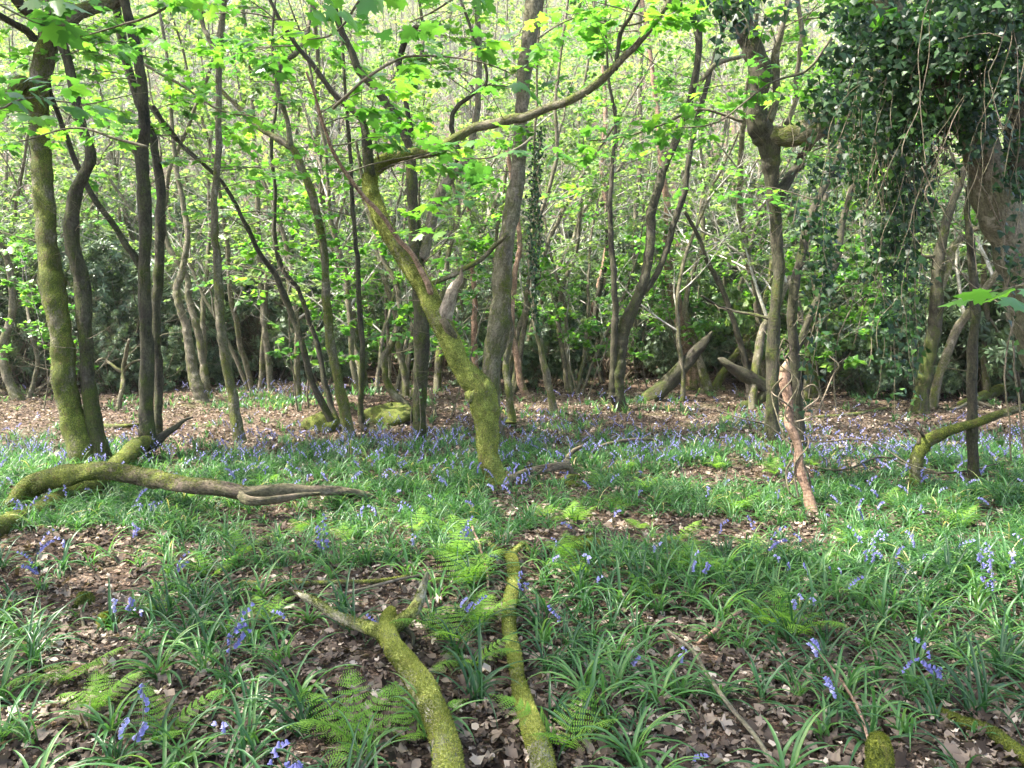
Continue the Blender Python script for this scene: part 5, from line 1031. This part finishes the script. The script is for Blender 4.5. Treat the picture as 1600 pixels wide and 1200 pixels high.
def litter():
    rng = np.random.default_rng(123); mb = MB()
    for (ylo, yhi, n, s0, s1) in [(1.9, 4.5, 36000, .012, .066), (4.5, 9, 32000, .025, .07), (9, 16, 34000, .035, .08), (16, 30, 32000, .05, .10)]:
        x, y = ground_points(n, ylo, yhi, rng); z = hgt(x, y) + rng.uniform(.004, .03, n)
        a = rng.uniform(0, 6.28, n); f = np.stack([np.cos(a), np.sin(a), rng.normal(0, .22, n)], -1); nn = np.stack([rng.normal(0, .35, n), rng.normal(0, .35, n), np.ones(n)], -1)
        pick = rng.random(n) < .45; v = np.clip(rng.beta(1.6, 1.5, n), 0, 1); cu = rng.normal(0.25, .75, n); sz = s0 + (s1 - s0) * rng.uniform(0, 1, n) ** 2.0
        for tpl, k in ((DEAD if ylo < 9 else OVAL, ~pick), (SYC1, pick)): scatter(mb, tpl, np.stack([x, y, z], -1)[k], f[k], nn[k], sz[k], 0, v[k], rng, cu[k])
    link('leaf_litter', mb.data('leaf_litter', [M['litter']]), None, kind='stuff', label='dry brown and tan dead leaves covering the woodland floor', category='leaf litter')
litter()

# ------------------------------------------------------------------ leafy sycamore twigs hanging close to the viewer
def near_twig(seed, label, pts, d, n, size, w=5):
    rng = np.random.default_rng(seed); C = np.array([P(a, b, d + c) for a, b, c in pts]); X_, r, m = resample(C, np.linspace(w, 1.6, len(C)) * .5 * d / F, 0, .05, .01, rng); o = X_[0].copy()
    t = thing('sycamore_twig', label, 'branch', o); mb = MB(); tube(mb, X_, r, 6, .05, 0, 0, rng=rng); link('stem', mb.data('stem', [M['twig']], o), t)
    cr = MB(); tips = []; 
    for j in range(n):
        i = int(len(X_) * (.15 + .85 * (j + rng.uniform(0, 1)) / n)) - 1; i = max(1, min(i, len(X_) - 1)); tan = unit(X_[i] - X_[i - 1]); dd = unit(np.cross(tan, rng.normal(0, 1, 3)) + tan * .6); dd[2] = dd[2] * .4 + .05
        out = []; grow(X_[i], unit(dd), rng.uniform(.12, .30), .0022, 3, out, tips, rng, up=.02)
        for Cc, r2, l in out: tube(cr, Cc, np.maximum(r2, .0011), 4, 0, 0, 0, rng=rng, cap=False)
    leaf_sprays(cr, tips, rng, size, 2, SYC2, 1, 1.0, .3, .05)
    link('foliage', cr.data('foliage', [M['twig'], M['syc']], o), t)
near_twig(1001, 'leafy twig with large leaves hanging in the top left corner', [(-120, -60, 0), (-40, -10, 0), (20, 20, 0), (70, 40, .1)], 3.3, 4, (.08, .12))
near_twig(1002, 'leafy twig drooping down the left edge below the mossy limb', [(-80, 150, 0), (0, 170, 0), (60, 150, .1), (120, 190, .2)], 4.2, 8, (.08, .12))
near_twig(1003, 'twig with big drooping leaves at the top, left of the curled dark branch', [(600, -60, 0), (560, 0, 0), (520, 50, 0), (480, 62, .1)], 4.0, 5, (.09, .13))
near_twig(1004, 'twig with big drooping leaves at the top above the main tree', [(760, -80, 0), (720, -10, 0), (680, 20, 0), (640, 35, .1)], 4.2, 6, (.09, .13))
near_twig(1005, 'leafy twig hanging over the bend of the arching limb', [(520, 170, .2), (590, 110, 0), (660, 85, 0), (740, 95, 0), (800, 115, 0)], 5.0, 8, (.09, .13))
near_twig(1006, 'leafy twig in front of the arching limb near the thick brown trunk', [(830, 215, .4), (800, 235, 0), (760, 245, 0), (720, 248, 0)], 5.6, 5, (.09, .14))
near_twig(1007, 'single big-leaved twig poking in at the right edge', [(1680, 420, 0), (1630, 445, 0), (1590, 455, 0)], 2.6, 2, (.09, .12))
near_twig(1008, 'leafy twig spreading below the dark Y-forked stems high up', [(1160, 190, 0), (1100, 170, 0), (1040, 190, 0), (980, 210, 0), (920, 220, 0)], 7.4, 16, (.09, .14))
near_twig(1009, 'bright leafy twig along the top right of centre', [(1120, -60, 0), (1060, 0, 0), (980, 40, 0), (900, 30, 0), (840, 60, 0)], 7.8, 16, (.09, .14))
near_twig(1010, 'leafy twig in front of the elbow limb under the ivy', [(1300, 60, 0), (1260, 110, 0), (1200, 130, 0), (1120, 190, 0), (1060, 200, 0)], 7.0, 14, (.08, .13))
near_twig(1011, 'leafy twig left of the twin dark stems', [(230, 230, 0), (180, 215, 0), (120, 200, 0), (60, 215, 0), (0, 230, 0)], 7.5, 14, (.08, .13))
near_twig(1012, 'leafy twig spreading right of the twin dark stems', [(226, 100, 0), (280, 130, 0), (340, 170, 0), (400, 180, 0)], 8.5, 14, (.09, .13))
near_twig(1013, 'leafy twig at the top left corner of the frame behind the mossy limb', [(330, -50, 0), (260, 10, 0), (180, 40, 0), (120, 60, 0)], 7.0, 12, (.09, .13))


# ------------------------------------------------------------------ thin haze volume added to lift the dark background
hm = bpy.data.materials.new('haze'); hm.use_nodes = True; t_ = hm.node_tree
for x_ in list(t_.nodes): t_.nodes.remove(x_)
o_ = t_.nodes.new('ShaderNodeOutputMaterial'); v_ = t_.nodes.new('ShaderNodeVolumePrincipled'); v_.inputs['Color'].default_value = (.96, .97, .95, 1); v_.inputs['Density'].default_value = .0003; v_.inputs['Anisotropy'].default_value = .2
t_.links.new(v_.outputs[0], o_.inputs['Volume'])
mb = MB(); x0, x1, y0, y1, z0, z1 = -275, 275, -50, 345, -3, 190
mb.add([[x, y, z] for z in (z0, z1) for y in (y0, y1) for x in (x0, x1)], [[0, 2, 3, 1], [4, 5, 7, 6], [0, 1, 5, 4], [2, 6, 7, 3], [0, 4, 6, 2], [1, 3, 7, 5]])
link('haze', mb.data('haze', [hm], smooth=False), None, kind='stuff')
